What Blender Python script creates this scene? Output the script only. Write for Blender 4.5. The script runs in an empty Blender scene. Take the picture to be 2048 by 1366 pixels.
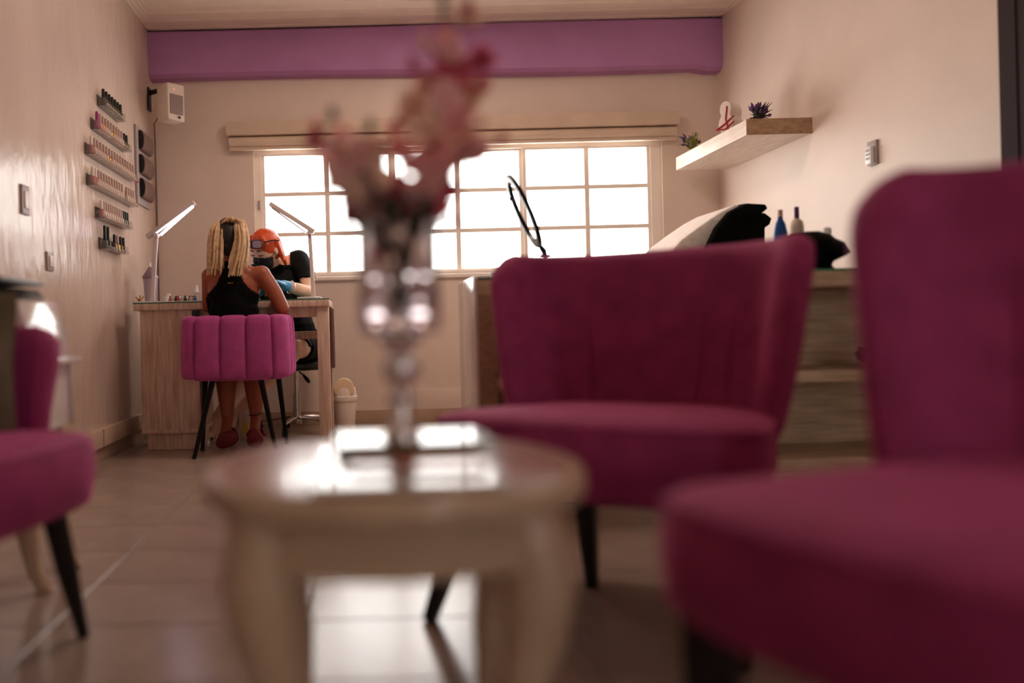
import bpy, bmesh, math, random
from mathutils import Vector, Matrix, Euler
random.seed(7)
V = Vector
C = bpy.context.scene.collection
sc = bpy.context.scene

# ------------------------------------------------------------------ camera, world, light, exposure
FPX, CU, CV, H, ROLL = 1600.0, 728.0, 656.0, 0.62, 0.025
cam_d = bpy.data.cameras.new('camera'); cam = bpy.data.objects.new('camera', cam_d); C.objects.link(cam)
cam_d.sensor_width = 36.0; cam_d.lens = FPX / 2048 * 36
cam_d.shift_x = (1024 - CU) / 2048; cam_d.shift_y = (CV - 683) / 2048
cam.matrix_world = Matrix.Translation((0, 0, H)) @ Matrix.Rotation(ROLL, 4, 'Y') @ Matrix.Rotation(math.pi / 2, 4, 'X')
cam_d.dof.use_dof = True; cam_d.dof.focus_distance = 4.3; cam_d.dof.aperture_fstop = 0.85
cam_d.clip_start = 0.05
sc.camera = cam
w = bpy.data.worlds.new('sky'); sc.world = w; w.use_nodes = True
w.node_tree.nodes['Background'].inputs[0].default_value = (1.0, 0.97, 0.93, 1)
w.node_tree.nodes['Background'].inputs[1].default_value = 9.0
def area(name, loc, rot, sx, sy, power, col, portal=False):
    l = bpy.data.lights.new(name, 'AREA'); l.shape = 'RECTANGLE'; l.size = sx; l.size_y = sy; l.energy = power; l.color = col
    o = bpy.data.objects.new(name, l); C.objects.link(o); o.location = loc; o.rotation_euler = rot
    if portal: l.cycles.is_portal = True
    return o
area('window_portal', (0.63, 5.36, 1.37), (math.pi / 2, 0, math.pi), 2.62, 0.84, 1, (1, 1, 1), True)
area('ceiling_lamp_back', (0.45, 3.55, 2.5), (0, 0, 0), 0.5, 0.5, 22, (1.0, 0.77, 0.64))
area('fill_door_portal', (1.51, -2.54, 1.03), (-math.pi / 2, 0, 0), .48, 2.02, 1, (1, 1, 1), True)  # samples sky light through the added opening behind the camera
sc.view_settings.view_transform = 'Standard'; sc.view_settings.look = 'None'
sc.view_settings.exposure = 0.0; sc.view_settings.gamma = 1.0; sc.view_settings.use_curve_mapping = False

# ------------------------------------------------------------------ helpers
CR, SR = math.cos(ROLL), math.sin(ROLL)
def ab(u, v):
    du, dv = u - CU, v - CV
    return (du * CR - dv * SR) / FPX, (du * SR + dv * CR) / FPX
def at(u, v, Y):
    a, b = ab(u, v); return V((a * Y, Y, H - b * Y))
def on_x(u, v, X):
    a, b = ab(u, v); Y = X / a; return V((X, Y, H - b * Y))
def lin(c):
    return tuple(((x / 255) / 12.92 if x / 255 <= 0.04045 else ((x / 255 + 0.055) / 1.055) ** 2.4) for x in c)
def mat(name, col, rough=0.5, var=0.08, vscale=8, bump=0.0, bscale=60, metal=0, trans=0, ior=1.45, sheen=0, spec=0.5, col2=None, stretch=None, emit=None, coat=0, transl=0):
    m = bpy.data.materials.new(name); m.use_nodes = True
    nt = m.node_tree; p = nt.nodes['Principled BSDF']; L = nt.links
    c = lin(col)
    p.inputs['Roughness'].default_value = rough; p.inputs['Metallic'].default_value = metal
    p.inputs['Transmission Weight'].default_value = trans; p.inputs['IOR'].default_value = ior
    p.inputs['Sheen Weight'].default_value = sheen; p.inputs['Specular IOR Level'].default_value = spec
    p.inputs['Coat Weight'].default_value = coat; p.inputs['Coat Roughness'].default_value = 0.1
    if sheen:
        p.inputs['Sheen Tint'].default_value = (*[min(1, x * 2.5 + .1) for x in c], 1); p.inputs['Sheen Roughness'].default_value = 0.4
    tc = nt.nodes.new('ShaderNodeTexCoord'); mp = nt.nodes.new('ShaderNodeMapping')
    L.new(tc.outputs['Object'], mp.inputs['Vector'])
    if stretch: mp.inputs['Scale'].default_value = stretch
    n = nt.nodes.new('ShaderNodeTexNoise'); n.inputs['Scale'].default_value = vscale; n.inputs['Detail'].default_value = 5
    L.new(mp.outputs[0], n.inputs['Vector'])
    r = nt.nodes.new('ShaderNodeValToRGB')
    c2 = lin(col2) if col2 else tuple(x * (1 - 2 * var) for x in c)
    c1 = c if col2 else tuple(min(1, x * (1 + var)) for x in c)
    r.color_ramp.elements[0].color = (*c2, 1); r.color_ramp.elements[1].color = (*c1, 1)
    r.color_ramp.elements[0].position = 0.3; r.color_ramp.elements[1].position = 0.7
    L.new(n.outputs['Fac'], r.inputs['Fac']); L.new(r.outputs['Color'], p.inputs['Base Color'])
    if bump:
        b = nt.nodes.new('ShaderNodeBump'); b.inputs['Strength'].default_value = bump; b.inputs['Distance'].default_value = 0.01
        n2 = nt.nodes.new('ShaderNodeTexNoise'); n2.inputs['Scale'].default_value = bscale; n2.inputs['Detail'].default_value = 4
        L.new(mp.outputs[0], n2.inputs['Vector']); L.new(n2.outputs['Fac'], b.inputs['Height']); L.new(b.outputs['Normal'], p.inputs['Normal'])
    if transl:
        tr_ = nt.nodes.new('ShaderNodeBsdfTranslucent'); mx_ = nt.nodes.new('ShaderNodeMixShader'); mx_.inputs[0].default_value = transl
        L.new(r.outputs['Color'], tr_.inputs['Color']); L.new(p.outputs[0], mx_.inputs[1]); L.new(tr_.outputs[0], mx_.inputs[2]); L.new(mx_.outputs[0], nt.nodes['Material Output'].inputs[0])
    if emit:
        p.inputs['Emission Color'].default_value = (*lin(emit[0]), 1); p.inputs['Emission Strength'].default_value = emit[1]
    return m

class MB:
    def __init__(s): s.v = []; s.f = []
    def add(s, vs, fs):
        k = len(s.v); s.v += [V(x) for x in vs]; s.f += [tuple(i + k for i in f) for f in fs]; return s
    def box(s, a, b, M=None):
        x0, y0, z0 = a; x1, y1, z1 = b
        vs = [V(p) for p in ((x0,y0,z0),(x1,y0,z0),(x1,y1,z0),(x0,y1,z0),(x0,y0,z1),(x1,y0,z1),(x1,y1,z1),(x0,y1,z1))]
        if M: vs = [M @ p for p in vs]
        return s.add(vs, [(0,3,2,1),(4,5,6,7),(0,1,5,4),(1,2,6,5),(2,3,7,6),(3,0,4,7)])
    def grid(s, rows, closed_u=False, closed_v=False):
        nu, nv = len(rows), len(rows[0]); vs = [p for r in rows for p in r]; fs = []
        for i in range(nu if closed_u else nu - 1):
            for j in range(nv if closed_v else nv - 1):
                a, b = i * nv + j, i * nv + (j + 1) % nv
                c, d = ((i + 1) % nu) * nv + (j + 1) % nv, ((i + 1) % nu) * nv + j
                fs.append((a, b, c, d))
        return s.add(vs, fs)
    def rings(s, rings, cap=True):
        k = len(s.v); n = len(rings[0]); s.grid(rings, closed_v=True)
        if cap:
            s.f.append(tuple(k + j for j in range(n))[::-1]); s.f.append(tuple(k + (len(rings) - 1) * n + j for j in range(n)))
        return s
    def tube(s, pts, rad, n=10, rot=0.0, flat=1.0, ref=None):
        pts = [V(p) for p in pts]; N = len(pts)
        if not hasattr(rad, '__len__'): rad = [rad] * N
        rs = []; x = None
        for i in range(N):
            t = (pts[min(i + 1, N - 1)] - pts[max(i - 1, 0)]).normalized()
            if x is None:
                r0 = V(ref) if ref else (V((1, 0, 0)) if abs(t.x) < .8 else V((0, 1, 0)))
                x = (r0 - t * r0.dot(t)).normalized()
            else: x = (x - t * x.dot(t)).normalized()
            y = t.cross(x)
            rs.append([pts[i] + (x * math.cos(rot + 2 * math.pi * j / n) + y * flat * math.sin(rot + 2 * math.pi * j / n)) * rad[i] for j in range(n)])
        return s.rings(rs)
    def lathe(s, prof, c=(0, 0, 0), n=24, M=None, sq=1.0):
        c = V(c); rs = []
        for r, z in prof:
            ring = [V((r * math.cos(2 * math.pi * j / n), r * sq * math.sin(2 * math.pi * j / n), z)) for j in range(n)]
            rs.append([(M @ p if M else p) + c for p in ring])
        return s.rings(rs)
    def prism(s, poly, d, M=None):
        n = len(poly); d = V(d); vs = [V(p) for p in poly] + [V(p) + d for p in poly]
        if M: vs = [M @ p for p in vs]
        return s.add(vs, [tuple(range(n))[::-1], tuple(range(n, 2 * n))] + [(i, (i + 1) % n, n + (i + 1) % n, n + i) for i in range(n)])
    def ball(s, c, r, n=12, M=None):
        c = V(c); r = r if hasattr(r, '__len__') else (r, r, r); rs = []
        for i in range(n // 2 + 1):
            t = math.pi * (i / (n // 2)); t = min(max(t, .03), math.pi - .03)
            ring = [V((r[0] * math.sin(t) * math.cos(2 * math.pi * j / n), r[1] * math.sin(t) * math.sin(2 * math.pi * j / n), -r[2] * math.cos(t))) for j in range(n)]
            rs.append([(M @ p if M else p) + c for p in ring])
        return s.rings(rs)

ORG = {}
def build(name, mb, m, parent=None, bevel=0, smooth=True, seg=2, angle=35, loc=None):
    """one mesh object; vertices given in the frame of the top-level thing's builder (world unless the thing says local)"""
    me = bpy.data.meshes.new(name); o = V(loc) if loc is not None else ORG.get(parent.name if parent else None, V((0, 0, 0)))
    me.from_pydata([tuple(p - o) for p in mb.v], [], mb.f)
    bm = bmesh.new(); bm.from_mesh(me); bmesh.ops.recalc_face_normals(bm, faces=bm.faces)
    if bevel:
        es = [e for e in bm.edges if len(e.link_faces) == 2 and e.calc_face_angle(0) > math.radians(40)]
        bmesh.ops.bevel(bm, geom=es, offset=bevel, segments=seg, affect='EDGES', profile=.6, clamp_overlap=True)
    bm.to_mesh(me); bm.free()
    for p in me.polygons: p.use_smooth = smooth
    if smooth: me.set_sharp_from_angle(angle=math.radians(angle))
    me.materials.append(m)
    ob = bpy.data.objects.new(name, me); C.objects.link(ob)
    if parent: ob.parent = parent; ORG[ob.name] = o
    else: ob.location = o; ORG[ob.name] = o
    return ob
def tag(o, label, cat, group=None):
    o['label'] = label; o['category'] = cat
    if group: o['group'] = group
    return o
def thing(name, label, cat, loc=(0, 0, 0), rz=0, group=None, local=False):
    o = bpy.data.objects.new(name, None); C.objects.link(o); o.location = loc; o.rotation_euler = (0, 0, rz); o.empty_display_size = .05
    ORG[o.name] = V((0, 0, 0)) if local else V(loc)
    return tag(o, label, cat, group)
def struct(name, mb, m, **k):
    o = build(name, mb, m, **k); o['kind'] = 'structure'; return o
def dup(o, loc, label=None, group=None, rz=None, parent=None, m=None):
    c = o.copy(); C.objects.link(c)
    if parent: c.parent = parent
    else:
        c.location = loc
        if rz is not None: c.rotation_euler = (0, 0, rz)
        if label: c['label'] = label
        if group: c['group'] = group
    for ch in o.children: dup(ch, None, parent=c)
    return c
def setmat(o, m):
    o.material_slots[0].link = 'OBJECT'; o.material_slots[0].material = m

# ------------------------------------------------------------------ materials
M = {}
M['wall'] = mat('warm_white_plaster', (226, 206, 192), .45, .03, 3, .12, 25)
M['wall_gloss'] = mat('glossy_wall_paint', (211, 188, 174), .22, .05, 4, .5, 17, stretch=(1, 1, .35), spec=.5)
M['ceil'] = mat('ceiling_paint', (240, 222, 206), .6, .03)
M['beam'] = mat('purple_beam_paint', (184, 128, 180), .5, .06, 3, .1, 20)
M['tile'] = mat('beige_floor_tile', (162, 142, 130), .2, .07, 5, .03, 14, spec=.5)
M['grout'] = mat('dark_grout', (92, 72, 62), .8)
M['base'] = mat('tan_base_tile', (178, 150, 126), .35, .05)
M['trunk'] = mat('cream_trunking', (214, 190, 168), .4, .04)
M['frame'] = mat('white_window_frame', (244, 232, 220), .4, .02)
M['magenta'] = mat('magenta_velvet', (164, 60, 110), .75, .10, 14, .12, 300, sheen=.35, spec=.25)
M['pink'] = mat('bright_magenta_velvet', (174, 72, 134), .7, .08, 20, .1, 300, sheen=.5, spec=.25)
M['blackleg'] = mat('black_lacquered_wood', (14, 11, 10), .3)
M['blackmetal'] = mat('black_metal', (16, 15, 15), .35, metal=.6)
M['black'] = mat('black_plastic', (15, 15, 15), .4)
M['blackcloth'] = mat('black_cloth', (8, 8, 8), .9, .2, 20, .3, 40, spec=.15)
M['cream'] = mat('cream_painted_wood', (202, 172, 144), .3, .06, 10, .08, 30, coat=.3)
M['rosetop'] = mat('rose_brown_table_top', (190, 146, 132), .26, .10, 6, .04, 20, stretch=(1, 4, 1), coat=.15)
M['whitewash'] = mat('whitewashed_wood', (220, 192, 172), .55, .1, 7, .15, 30, col2=(178, 144, 126), stretch=(9, 9, .7))
M['oak'] = mat('pale_oak_laminate', (222, 194, 162), .45, .1, 5, .05, 40, col2=(186, 154, 122), stretch=(1.2, 6, 14))
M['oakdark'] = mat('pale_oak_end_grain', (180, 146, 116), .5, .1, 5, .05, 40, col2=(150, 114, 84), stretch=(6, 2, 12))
M['shelfwood'] = mat('white_limed_wood', (226, 208, 192), .4, .05, 5, .05, 30, col2=(206, 186, 168), stretch=(10, 1.5, 10))
M['greenglass'] = mat('green_edged_glass', (70, 150, 120), .08, .05, trans=.6)
M['glass'] = mat('clear_glass', (248, 244, 246), .02, 0, trans=1.0, ior=1.45)
M['water'] = mat('water', (250, 250, 250), .0, 0, trans=1.0, ior=1.33)
M['acrylic'] = mat('clear_acrylic', (240, 232, 226), .05, .02, trans=.9, ior=1.15)
M['silver'] = mat('polished_silver', (250, 244, 246), .2, .03, metal=.7)
M['chrome'] = mat('chrome', (200, 196, 194), .15, .03, metal=1)
M['white'] = mat('white_plastic', (228, 212, 200), .35, .02)
M['purewhite'] = mat('bright_white_plastic', (240, 236, 234), .3, .02)
M['creamplastic'] = mat('cream_plastic', (226, 198, 164), .4, .02)
M['grey'] = mat('grey_plastic', (168, 154, 152), .4, .03)
M['grille'] = mat('grey_speaker_grille', (150, 130, 126), .6, .15, 300)
M['brown'] = mat('brown_plastic', (112, 84, 74), .4, .05)
M['darkwood'] = mat('dark_brown_door_wood', (40, 12, 16), .8, .15, 4, stretch=(6, 6, .6))
M['skin_tan'] = mat('tan_skin', (150, 78, 54), .45, .06, 15, spec=.4)
M['skin_fair'] = mat('fair_skin', (238, 196, 170), .5, .05, 15, spec=.4)
M['blond'] = mat('blond_braid', (216, 180, 138), .55, .15, 60, .4, 180)
M['darkhair'] = mat('dark_brown_hair', (34, 20, 16), .5, .2, 40, .3, 120)
M['redhair'] = mat('copper_red_hair', (214, 78, 22), .35, .2, 40, .3, 90, stretch=(3, 3, .6))
M['tee'] = mat('black_tee_shirt', (20, 23, 24), .85, .15, 15, .2, 30, spec=.2)
M['mask'] = mat('black_face_mask', (17, 19, 22), .5, .15)
M['glove'] = mat('blue_nitrile_glove', (84, 160, 214), .4, .05)
M['slipper'] = mat('dark_red_slipper', (116, 28, 40), .6, .1)
M['lampwhite'] = mat('lamp_white_metal', (214, 196, 192), .35, .02)
M['led'] = mat('led_strip', (250, 240, 255), .4, emit=((236, 222, 255), 9))
M['redled'] = mat('red_indicator', (255, 70, 50), .4, emit=((255, 80, 50), 3))
M['blue'] = mat('blue_bottle', (28, 84, 160), .3, .05)
M['purple'] = mat('purple_label', (86, 28, 92), .4, .1)
M['bonewhite'] = mat('bone_bottle', (226, 206, 184), .35, .02)
M['peachlabel'] = mat('peach_label', (230, 190, 172), .5, .15, 60)
M['red'] = mat('red_ribbon', (176, 32, 40), .5)
M['leaf'] = mat('green_leaf', (70, 84, 40), .5, .2)
M['leafdark'] = mat('dark_green_leaf', (36, 46, 26), .6, .25, 30)
M['lavender'] = mat('lavender_bloom', (96, 58, 104), .7, .2, 40)
M['lime'] = mat('lime_leaf', (150, 160, 60), .6, .2)
M['petal'] = mat('pink_petal', (255, 226, 220), .6, .25, 18, col2=(252, 184, 188), transl=.5)
M['petalpeach'] = mat('peach_petal', (255, 238, 214), .6, .2, 18, col2=(252, 214, 196), transl=.5)
M['petalred'] = mat('crimson_petal', (226, 96, 124), .6, .25, 18, transl=.4)
M['stem'] = mat('brown_green_stem', (66, 52, 38), .6, .2)
M['pillow'] = mat('olive_grey_linen', (112, 98, 78), .9, .12, 12, .3, 200)
M['glosswhite'] = mat('glossy_white_lacquer', (224, 210, 206), .14, .02, coat=.5)
M['paper'] = mat('magazine_pages', (218, 200, 180), .6, .1, 4, stretch=(1, 1, 90))
M['coverA'] = mat('grey_rose_cover', (196, 170, 158), .2, .2, 9, col2=(156, 122, 112), coat=.4)
M['coverB'] = mat('orange_red_cover', (206, 112, 62), .25, .2, 14, col2=(164, 40, 40), coat=.3)
M['coverC'] = mat('olive_black_cover', (120, 110, 76), .16, .2, 8, col2=(40, 38, 32), coat=.6)
M['tumbler'] = mat('lilac_translucent_plastic', (206, 186, 202), .25, .05, trans=.3)
M['lilacgrey'] = mat('mauve_grey_lid', (132, 106, 116), .35, .05)
M['gold'] = mat('brass', (190, 140, 70), .3, metal=.8)
M['leather'] = mat('black_leather', (20, 18, 18), .4, .1)
M['towel'] = mat('white_towel', (232, 222, 216), .9, .05, 30, .4, 90)

# ------------------------------------------------------------------ room
XL, XR, YB, YF, ZC = -1.32, 2.31, 5.15, -2.4, 2.56
# floor slab with tile parts
fl = struct('floor', MB().box((XL - .1, YF, -.06), (XR + .1, YB + .1, -.004)), M['grout'])
TX, TY = 0.545, 0.2945
tile_me = {}
xs = [XL] + [x for x in [-1.225 + TX * k for k in range(12)] if XL < x < XR] + [XR]
ys = [2.0 + TY * k for k in range(-8, 11)] + [YB]
g = .0018
for i in range(len(xs) - 1):
    for j in range(len(ys) - 1):
        wx, wy = round(xs[i + 1] - xs[i], 3), round(ys[j + 1] - ys[j], 3)
        if wx < .03 or wy < .03: continue
        if (wx, wy) not in tile_me:
            t = build('tile', MB().box((g, g, -.012), (wx - g, wy - g, 0)), M['tile'], fl, bevel=.0012, seg=1, smooth=False)
            tile_me[(wx, wy)] = t.data; t.location = (xs[i], ys[j], 0)
        else:
            t = bpy.data.objects.new('tile', tile_me[(wx, wy)]); C.objects.link(t); t.parent = fl; t.location = (xs[i], ys[j], 0)
struct('wall_left', MB().box((XL - .12, YF, 0), (XL, YB + .2, ZC)), M['wall_gloss'])
struct('wall_right', MB().box((XR, YF, 0), (XR + .12, YB + .2, ZC)), M['wall'])
b = MB(); b.box((XL - .12, YF - .12, 0), (1.27, YF, ZC)); b.box((1.75, YF - .12, 0), (XR + .12, YF, ZC)); b.box((1.27, YF - .12, 2.05), (1.75, YF, ZC))  # unseen front wall, its opening added for fill daylight
struct('wall_front', b, M['wall'])
WX0, WX1, WZ0, WZ1 = -.685, 1.945, .955, 1.79
b = MB()
b.box((XL, YB, 0), (WX0, YB + .2, ZC)); b.box((WX1, YB, 0), (XR, YB + .2, ZC))
b.box((WX0, YB, 0), (WX1, YB + .2, WZ0)); b.box((WX0, YB, WZ1), (WX1, YB + .2, ZC))
struct('wall_back', b, M['wall'])
struct('ceiling', MB().box((XL - .12, YF - .12, ZC), (XR + .12, YB + .2, ZC + .1)), M['ceil'])
# rounded purple beam across the back wall, slightly uneven
BX = 40; rows = []
for i in range(BX + 1):
    x = XL + (XR - XL) * i / BX; s = i / BX
    dz = .014 * math.sin(s * 5.2 + .6) + (-.02 if s > .97 else 0); zb = 2.225 + dz; yf = 5.045 + .008 * math.sin(s * 7)
    rows.append([V((x, y, z)) for y, z in ((YB, 2.527), (yf + .01, 2.527), (yf, 2.515), (yf, zb + .06), (yf + .008, zb + .02), (yf + .03, zb), (YB, zb - .004))])
struct('trim_1', MB().rings(rows), M['beam'], angle=30)
# crown moulding: stepped cove on back and side walls
def crown(name, a, bb, inward):
    prof = [(0, 2.53), (.03, 2.53), (.045, 2.535), (.12, 2.538), (.14, 2.543), (.22, 2.545), (.235, 2.552), (.29, 2.553), (.30, 2.56), (0, 2.56)]
    rs = [[V(p) + V(inward) * d + V((0, 0, z)) for d, z in prof] for p in (a, bb)]
    return struct(name, MB().rings(rs), M['ceil'], smooth=False)
crown('trim_2', (XL, YB - .1, 0), (XR, YB - .1, 0), (0, -1, 0))
crown('trim_3', (XL, YF, 0), (XL, YB - .1, 0), (.25, 0, 0)); crown('trim_4', (XR, YF, 0), (XR, YB - .1, 0), (-.25, 0, 0))
struct('baseboard_back', MB().box((XL, YB - .012, 0), (XR, YB, .092)), M['base'], bevel=.003)
struct('baseboard_left', MB().box((XL, 1.2, 0), (XL + .012, YB, .07)), M['base'], bevel=.003)
struct('baseboard_right', MB().box((XR - .012, YF, 0), (XR, YB, .09)), M['base'], bevel=.003)
tr = tag(build('cable_trunking', MB().box((XL, 2.2, .07), (XL + .035, 4.66, .158)), M['trunk'], bevel=.006), 'cream boxed trunking running low along left wall', 'trunking')
build('joint_strip', MB().box((XL + .034, 3.9, .072), (XL + .038, 3.915, .156)), M['base'], tr)
# window with three sashes of 2 x 3 panes
win = bpy.data.objects.new('window_1', None); C.objects.link(win); win['kind'] = 'structure'; ORG['window_1'] = V((0, 0, 0))
y0, y1 = 5.175, 5.235
b = MB(); fw = .045
b.box((WX0, y0, WZ0), (WX0 + fw, y1, WZ1)); b.box((WX1 - fw - .02, y0, WZ0), (WX1, y1, WZ1))
b.box((WX0 + fw, y0, WZ0), (WX1 - fw - .02, y1, WZ0 + .022)); b.box((WX0 + fw, y0, WZ1 - .03), (WX1 - fw - .02, y1, WZ1))
build('window_frame', b, M['frame'], win, smooth=False)
build('window_sill', MB().box((WX0 - .03, YB - .02, WZ0 - .025), (WX1 + .03, YB + .03, WZ0)), M['frame'], win, bevel=.005)
sx = [WX0 + fw, at(785, 400, 5.2).x, at(1046, 400, 5.2).x, WX1 - fw - .02]
pg = bpy.data.materials.new('window_pane'); pg.use_nodes = True; nt = pg.node_tree; nt.nodes.clear()
o_ = nt.nodes.new('ShaderNodeOutputMaterial'); mx = nt.nodes.new('ShaderNodeMixShader'); tb = nt.nodes.new('ShaderNodeBsdfTransparent'); gb = nt.nodes.new('ShaderNodeBsdfGlossy')
gb.inputs['Roughness'].default_value = .02; mx.inputs[0].default_value = .06
nt.links.new(tb.outputs[0], mx.inputs[1]); nt.links.new(gb.outputs[0], mx.inputs[2]); nt.links.new(mx.outputs[0], o_.inputs[0])
for k in range(3):
    xa, xb = sx[k], sx[k + 1]; st = .022; yy0, yy1 = (5.185, 5.21) if k != 1 else (5.2, 5.225); za, zb = WZ0 + .022, WZ1 - .03
    b = MB(); b.box((xa, yy0, za), (xa + st, yy1, zb)); b.box((xb - st, yy0, za), (xb, yy1, zb))
    b.box((xa + st, yy0, za), (xb - st, yy1, za + st * .6)); b.box((xa + st, yy0, zb - st * .6), (xb - st, yy1, zb))
    sa = build('sash', b, M['frame'], win, smooth=False)
    xm = (xa + xb) / 2; hz = (zb - za) / 3
    build('muntin', MB().box((xm - .016, yy0 - .002, za + .001), (xm + .016, yy1 + .002, zb - .001)), M['frame'], sa, bevel=.003)
    for q in (1, 2): build('muntin', MB().box((xa + .01, yy0 + .002, za + hz * q - .014), (xb - .01, yy1 - .002, za + hz * q + .014)), M['frame'], sa, bevel=.004)
    for q in range(3):
        for (pa, pb) in ((xa + st, xm - .012), (xm + .012, xb - st)):
            build('pane', MB().box((pa, yy0 + .010, za + hz * q + .011), (pb, yy0 + .014, za + hz * (q + 1) - .011)), pg, sa, smooth=False)
build('latch', MB().box((-.665, 5.165, 1.40), (-.65, 5.178, 1.46)), M['grey'], win, bevel=.003)
d = bpy.data.objects.new('fill_light_door', None); C.objects.link(d); d['kind'] = 'structure'; ORG['fill_light_door'] = V((0, 0, 0))  # glass door added out of view so daylight fills the foreground
b = MB(); b.box((1.27, YF - .09, 0), (1.31, YF - .04, 2.05)); b.box((1.70, YF - .09, 0), (1.75, YF - .04, 2.05)); b.box((1.31, YF - .09, 2.0), (1.70, YF - .04, 2.05)); b.box((1.31, YF - .09, 0), (1.70, YF - .04, .08))
build('fill_door_frame', b, M['frame'], d, smooth=False); build('pane', MB().box((1.31, YF - .07, .08), (1.70, YF - .064, 2.0)), pg, d, smooth=False)
# roller blind
rb = thing('roller_blind', 'long cream roller blind cassette mounted above the window', 'blind', (.6, 5.1, 1.775))
build('cassette', MB().box((-.845, 5.065, 1.862), (2.035, 5.15, 1.948)), M['trunk'], rb, bevel=.006)
build('fabric_roll', MB().tube([(-.83, 5.115, 1.825), (2.02, 5.115, 1.825)], .036, 16), M['trunk'], rb)
build('bottom_rail', MB().box((-.83, 5.098, 1.772), (2.02, 5.125, 1.792)), M['trunk'], rb, bevel=.006)
# dark door on the right wall
d = bpy.data.objects.new('door_1', None); C.objects.link(d); d['kind'] = 'structure'; ORG['door_1'] = V((0, 0, 0))
build('door_panel', MB().box((XR - .010, 1.95, .0), (XR - .001, 2.81, 2.1)), M['darkwood'], d, bevel=.003)
b = MB(); b.box((XR - .014, 2.79, 0), (XR - .001, 2.865, 2.18)); b.box((XR - .014, 1.87, 0), (XR - .001, 1.95, 2.18)); b.box((XR - .014, 1.87, 2.1), (XR - .001, 2.865, 2.18))
build('door_casing', b, M['darkwood'], d, smooth=False)
build('door_handle', MB().tube([(XR - .02, 2.02, 1.0), (XR - .07, 2.02, 1.0), (XR - .07, 2.13, 1.0)], .009), M['chrome'], d)

# ------------------------------------------------------------------ left wall fittings
def plate_left(u, v, dy, dz, label, rocker=True):
    p = on_x(u, v, XL)
    t = thing('light_switch', label, 'switch', p)
    build('wall_plate', MB().box((XL, p.y - dy, p.z - dz), (XL + .009, p.y + dy, p.z + dz)), M['grey'], t, bevel=.003)
    build('rocker', MB().box((XL + .008, p.y - dy * .55, p.z - dz * .6), (XL + .014, p.y + dy * .55, p.z + dz * .6)), M['white'], t, bevel=.002)
plate_left(48, 400, .035, .058, 'tall light switch plate on glossy left wall, the upper one')
plate_left(98, 523, .035, .04, 'small socket plate low on left wall above the trunking')
# acrylic rack maker; bottles are things of their own
def rack(u0, v0, u1, v1, label):
    p0, p1 = on_x(u0, v0, XL), on_x(u1, v1, XL); z = (p0.z + p1.z) / 2; D = .05
    t = thing('polish_rack', label, 'rack', (XL, p0.y, z))
    build('ledge', MB().box((XL, p0.y, z - .003), (XL + D, p1.y, z)), M['acrylic'], t, smooth=False)
    build('back_panel', MB().box((XL, p0.y, z), (XL + .003, p1.y, z + .055)), M['acrylic'], t, smooth=False)
    build('front_lip', MB().box((XL + D - .003, p0.y, z), (XL + D, p1.y, z + .014)), M['acrylic'], t, smooth=False)
    for e in (p0.y, p1.y - .003): build('end_panel', MB().box((XL + .003, e, z), (XL + D - .003, e + .003, z + .04)), M['acrylic'], t, smooth=False)
    return p0.y + .022, p1.y - .022, z
pol = {}
def polish(kind, y, z, label, group, x=XL + .026, h=1.0):
    key = kind
    if key not in pol:
        bc, cc = {'dark': ('coverC', 'black'), 'green': ('leafdark', 'black'), 'magenta': ('pink', 'pink'), 'pale': ('pk_pale', 'pk_cap'), 'peach': ('pk_peach', 'pk_cap'), 'gold': ('gold', 'pk_cap'), 'tallblack': ('black', 'black'), 'rose': ('pk_rose', 'pk_cap2')}[kind]
        o = build('polish_bottle', MB().lathe([(.004, 0), (.0135, .001), (.014, .006), (.014, .034), (.011, .042), (.006, .046), (.004, .046)], n=14), M[bc])
        hh = .088 if kind != 'tallblack' else .115
        cp = build('cap', MB().lathe([(.003, .044), (.0085, .045), (.0078, hh - .004), (.006, hh), (.002, hh)], n=12), M[cc], o)
        pol[key] = o
        tag(o, label, 'bottle', group); o.location = (x, y, z)
        return o
    return dup(pol[key], (x, y, z), label, group)
M['pk_pale'] = mat('pale_polish', (206, 176, 160), .25, .1); M['pk_cap'] = mat('mauve_brown_cap', (186, 154, 142), .35, .1)
M['pk_peach'] = mat('peach_polish', (224, 158, 120), .25, .1); M['pk_rose'] = mat('rose_polish', (190, 120, 116), .25, .1); M['pk_cap2'] = mat('white_cap', (226, 210, 200), .35, .05)
ORD = ['first', 'second', 'third', 'fourth', 'fifth', 'sixth', 'seventh', 'eighth', 'ninth', 'tenth', 'eleventh', 'twelfth', 'thirteenth', 'fourteenth', 'fifteenth', 'sixteenth', 'seventeenth']
names = ['topmost', 'second', 'third', 'fourth', 'fifth', 'lowest']
rk = [(194, 217, 234, 238), (181, 264, 246, 298), (169, 311, 259, 359), (172, 371, 260, 412), (190, 437, 248, 457), (197, 496, 240, 509)]
rows_ = [['green'] + ['dark'] * 6, ['magenta', 'peach', 'peach', 'pale', 'pale', 'gold', 'pale', 'pale', 'pale', 'pale', 'dark', 'dark'],
         ['rose'] + ['pale'] * 5 + ['gold'] + ['pale'] * 9, ['rose'] * 2 + ['pale'] * 10 + [None] + ['pale'] * 4, ['rose'] + ['pale'] * 9 + ['dark'] * 3, ['tallblack', 'tallblack', None, 'dark', 'gold', 'dark', 'dark']]
desc = {'green': 'dark green nail polish with black cap on the {} wall rack', 'magenta': 'magenta nail polish bottle on the {} wall rack',
        'dark': 'black capped nail polish on the {} wall rack', 'pale': 'pale nail polish with mauve cap on the {} wall rack', 'peach': 'peach nail polish on the {} wall rack',
        'gold': 'gold nail polish bottle on the {} wall rack', 'rose': 'rose nail polish with white cap on the {} wall rack', 'tallblack': 'tall all black polish bottle on the {} wall rack'}
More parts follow.
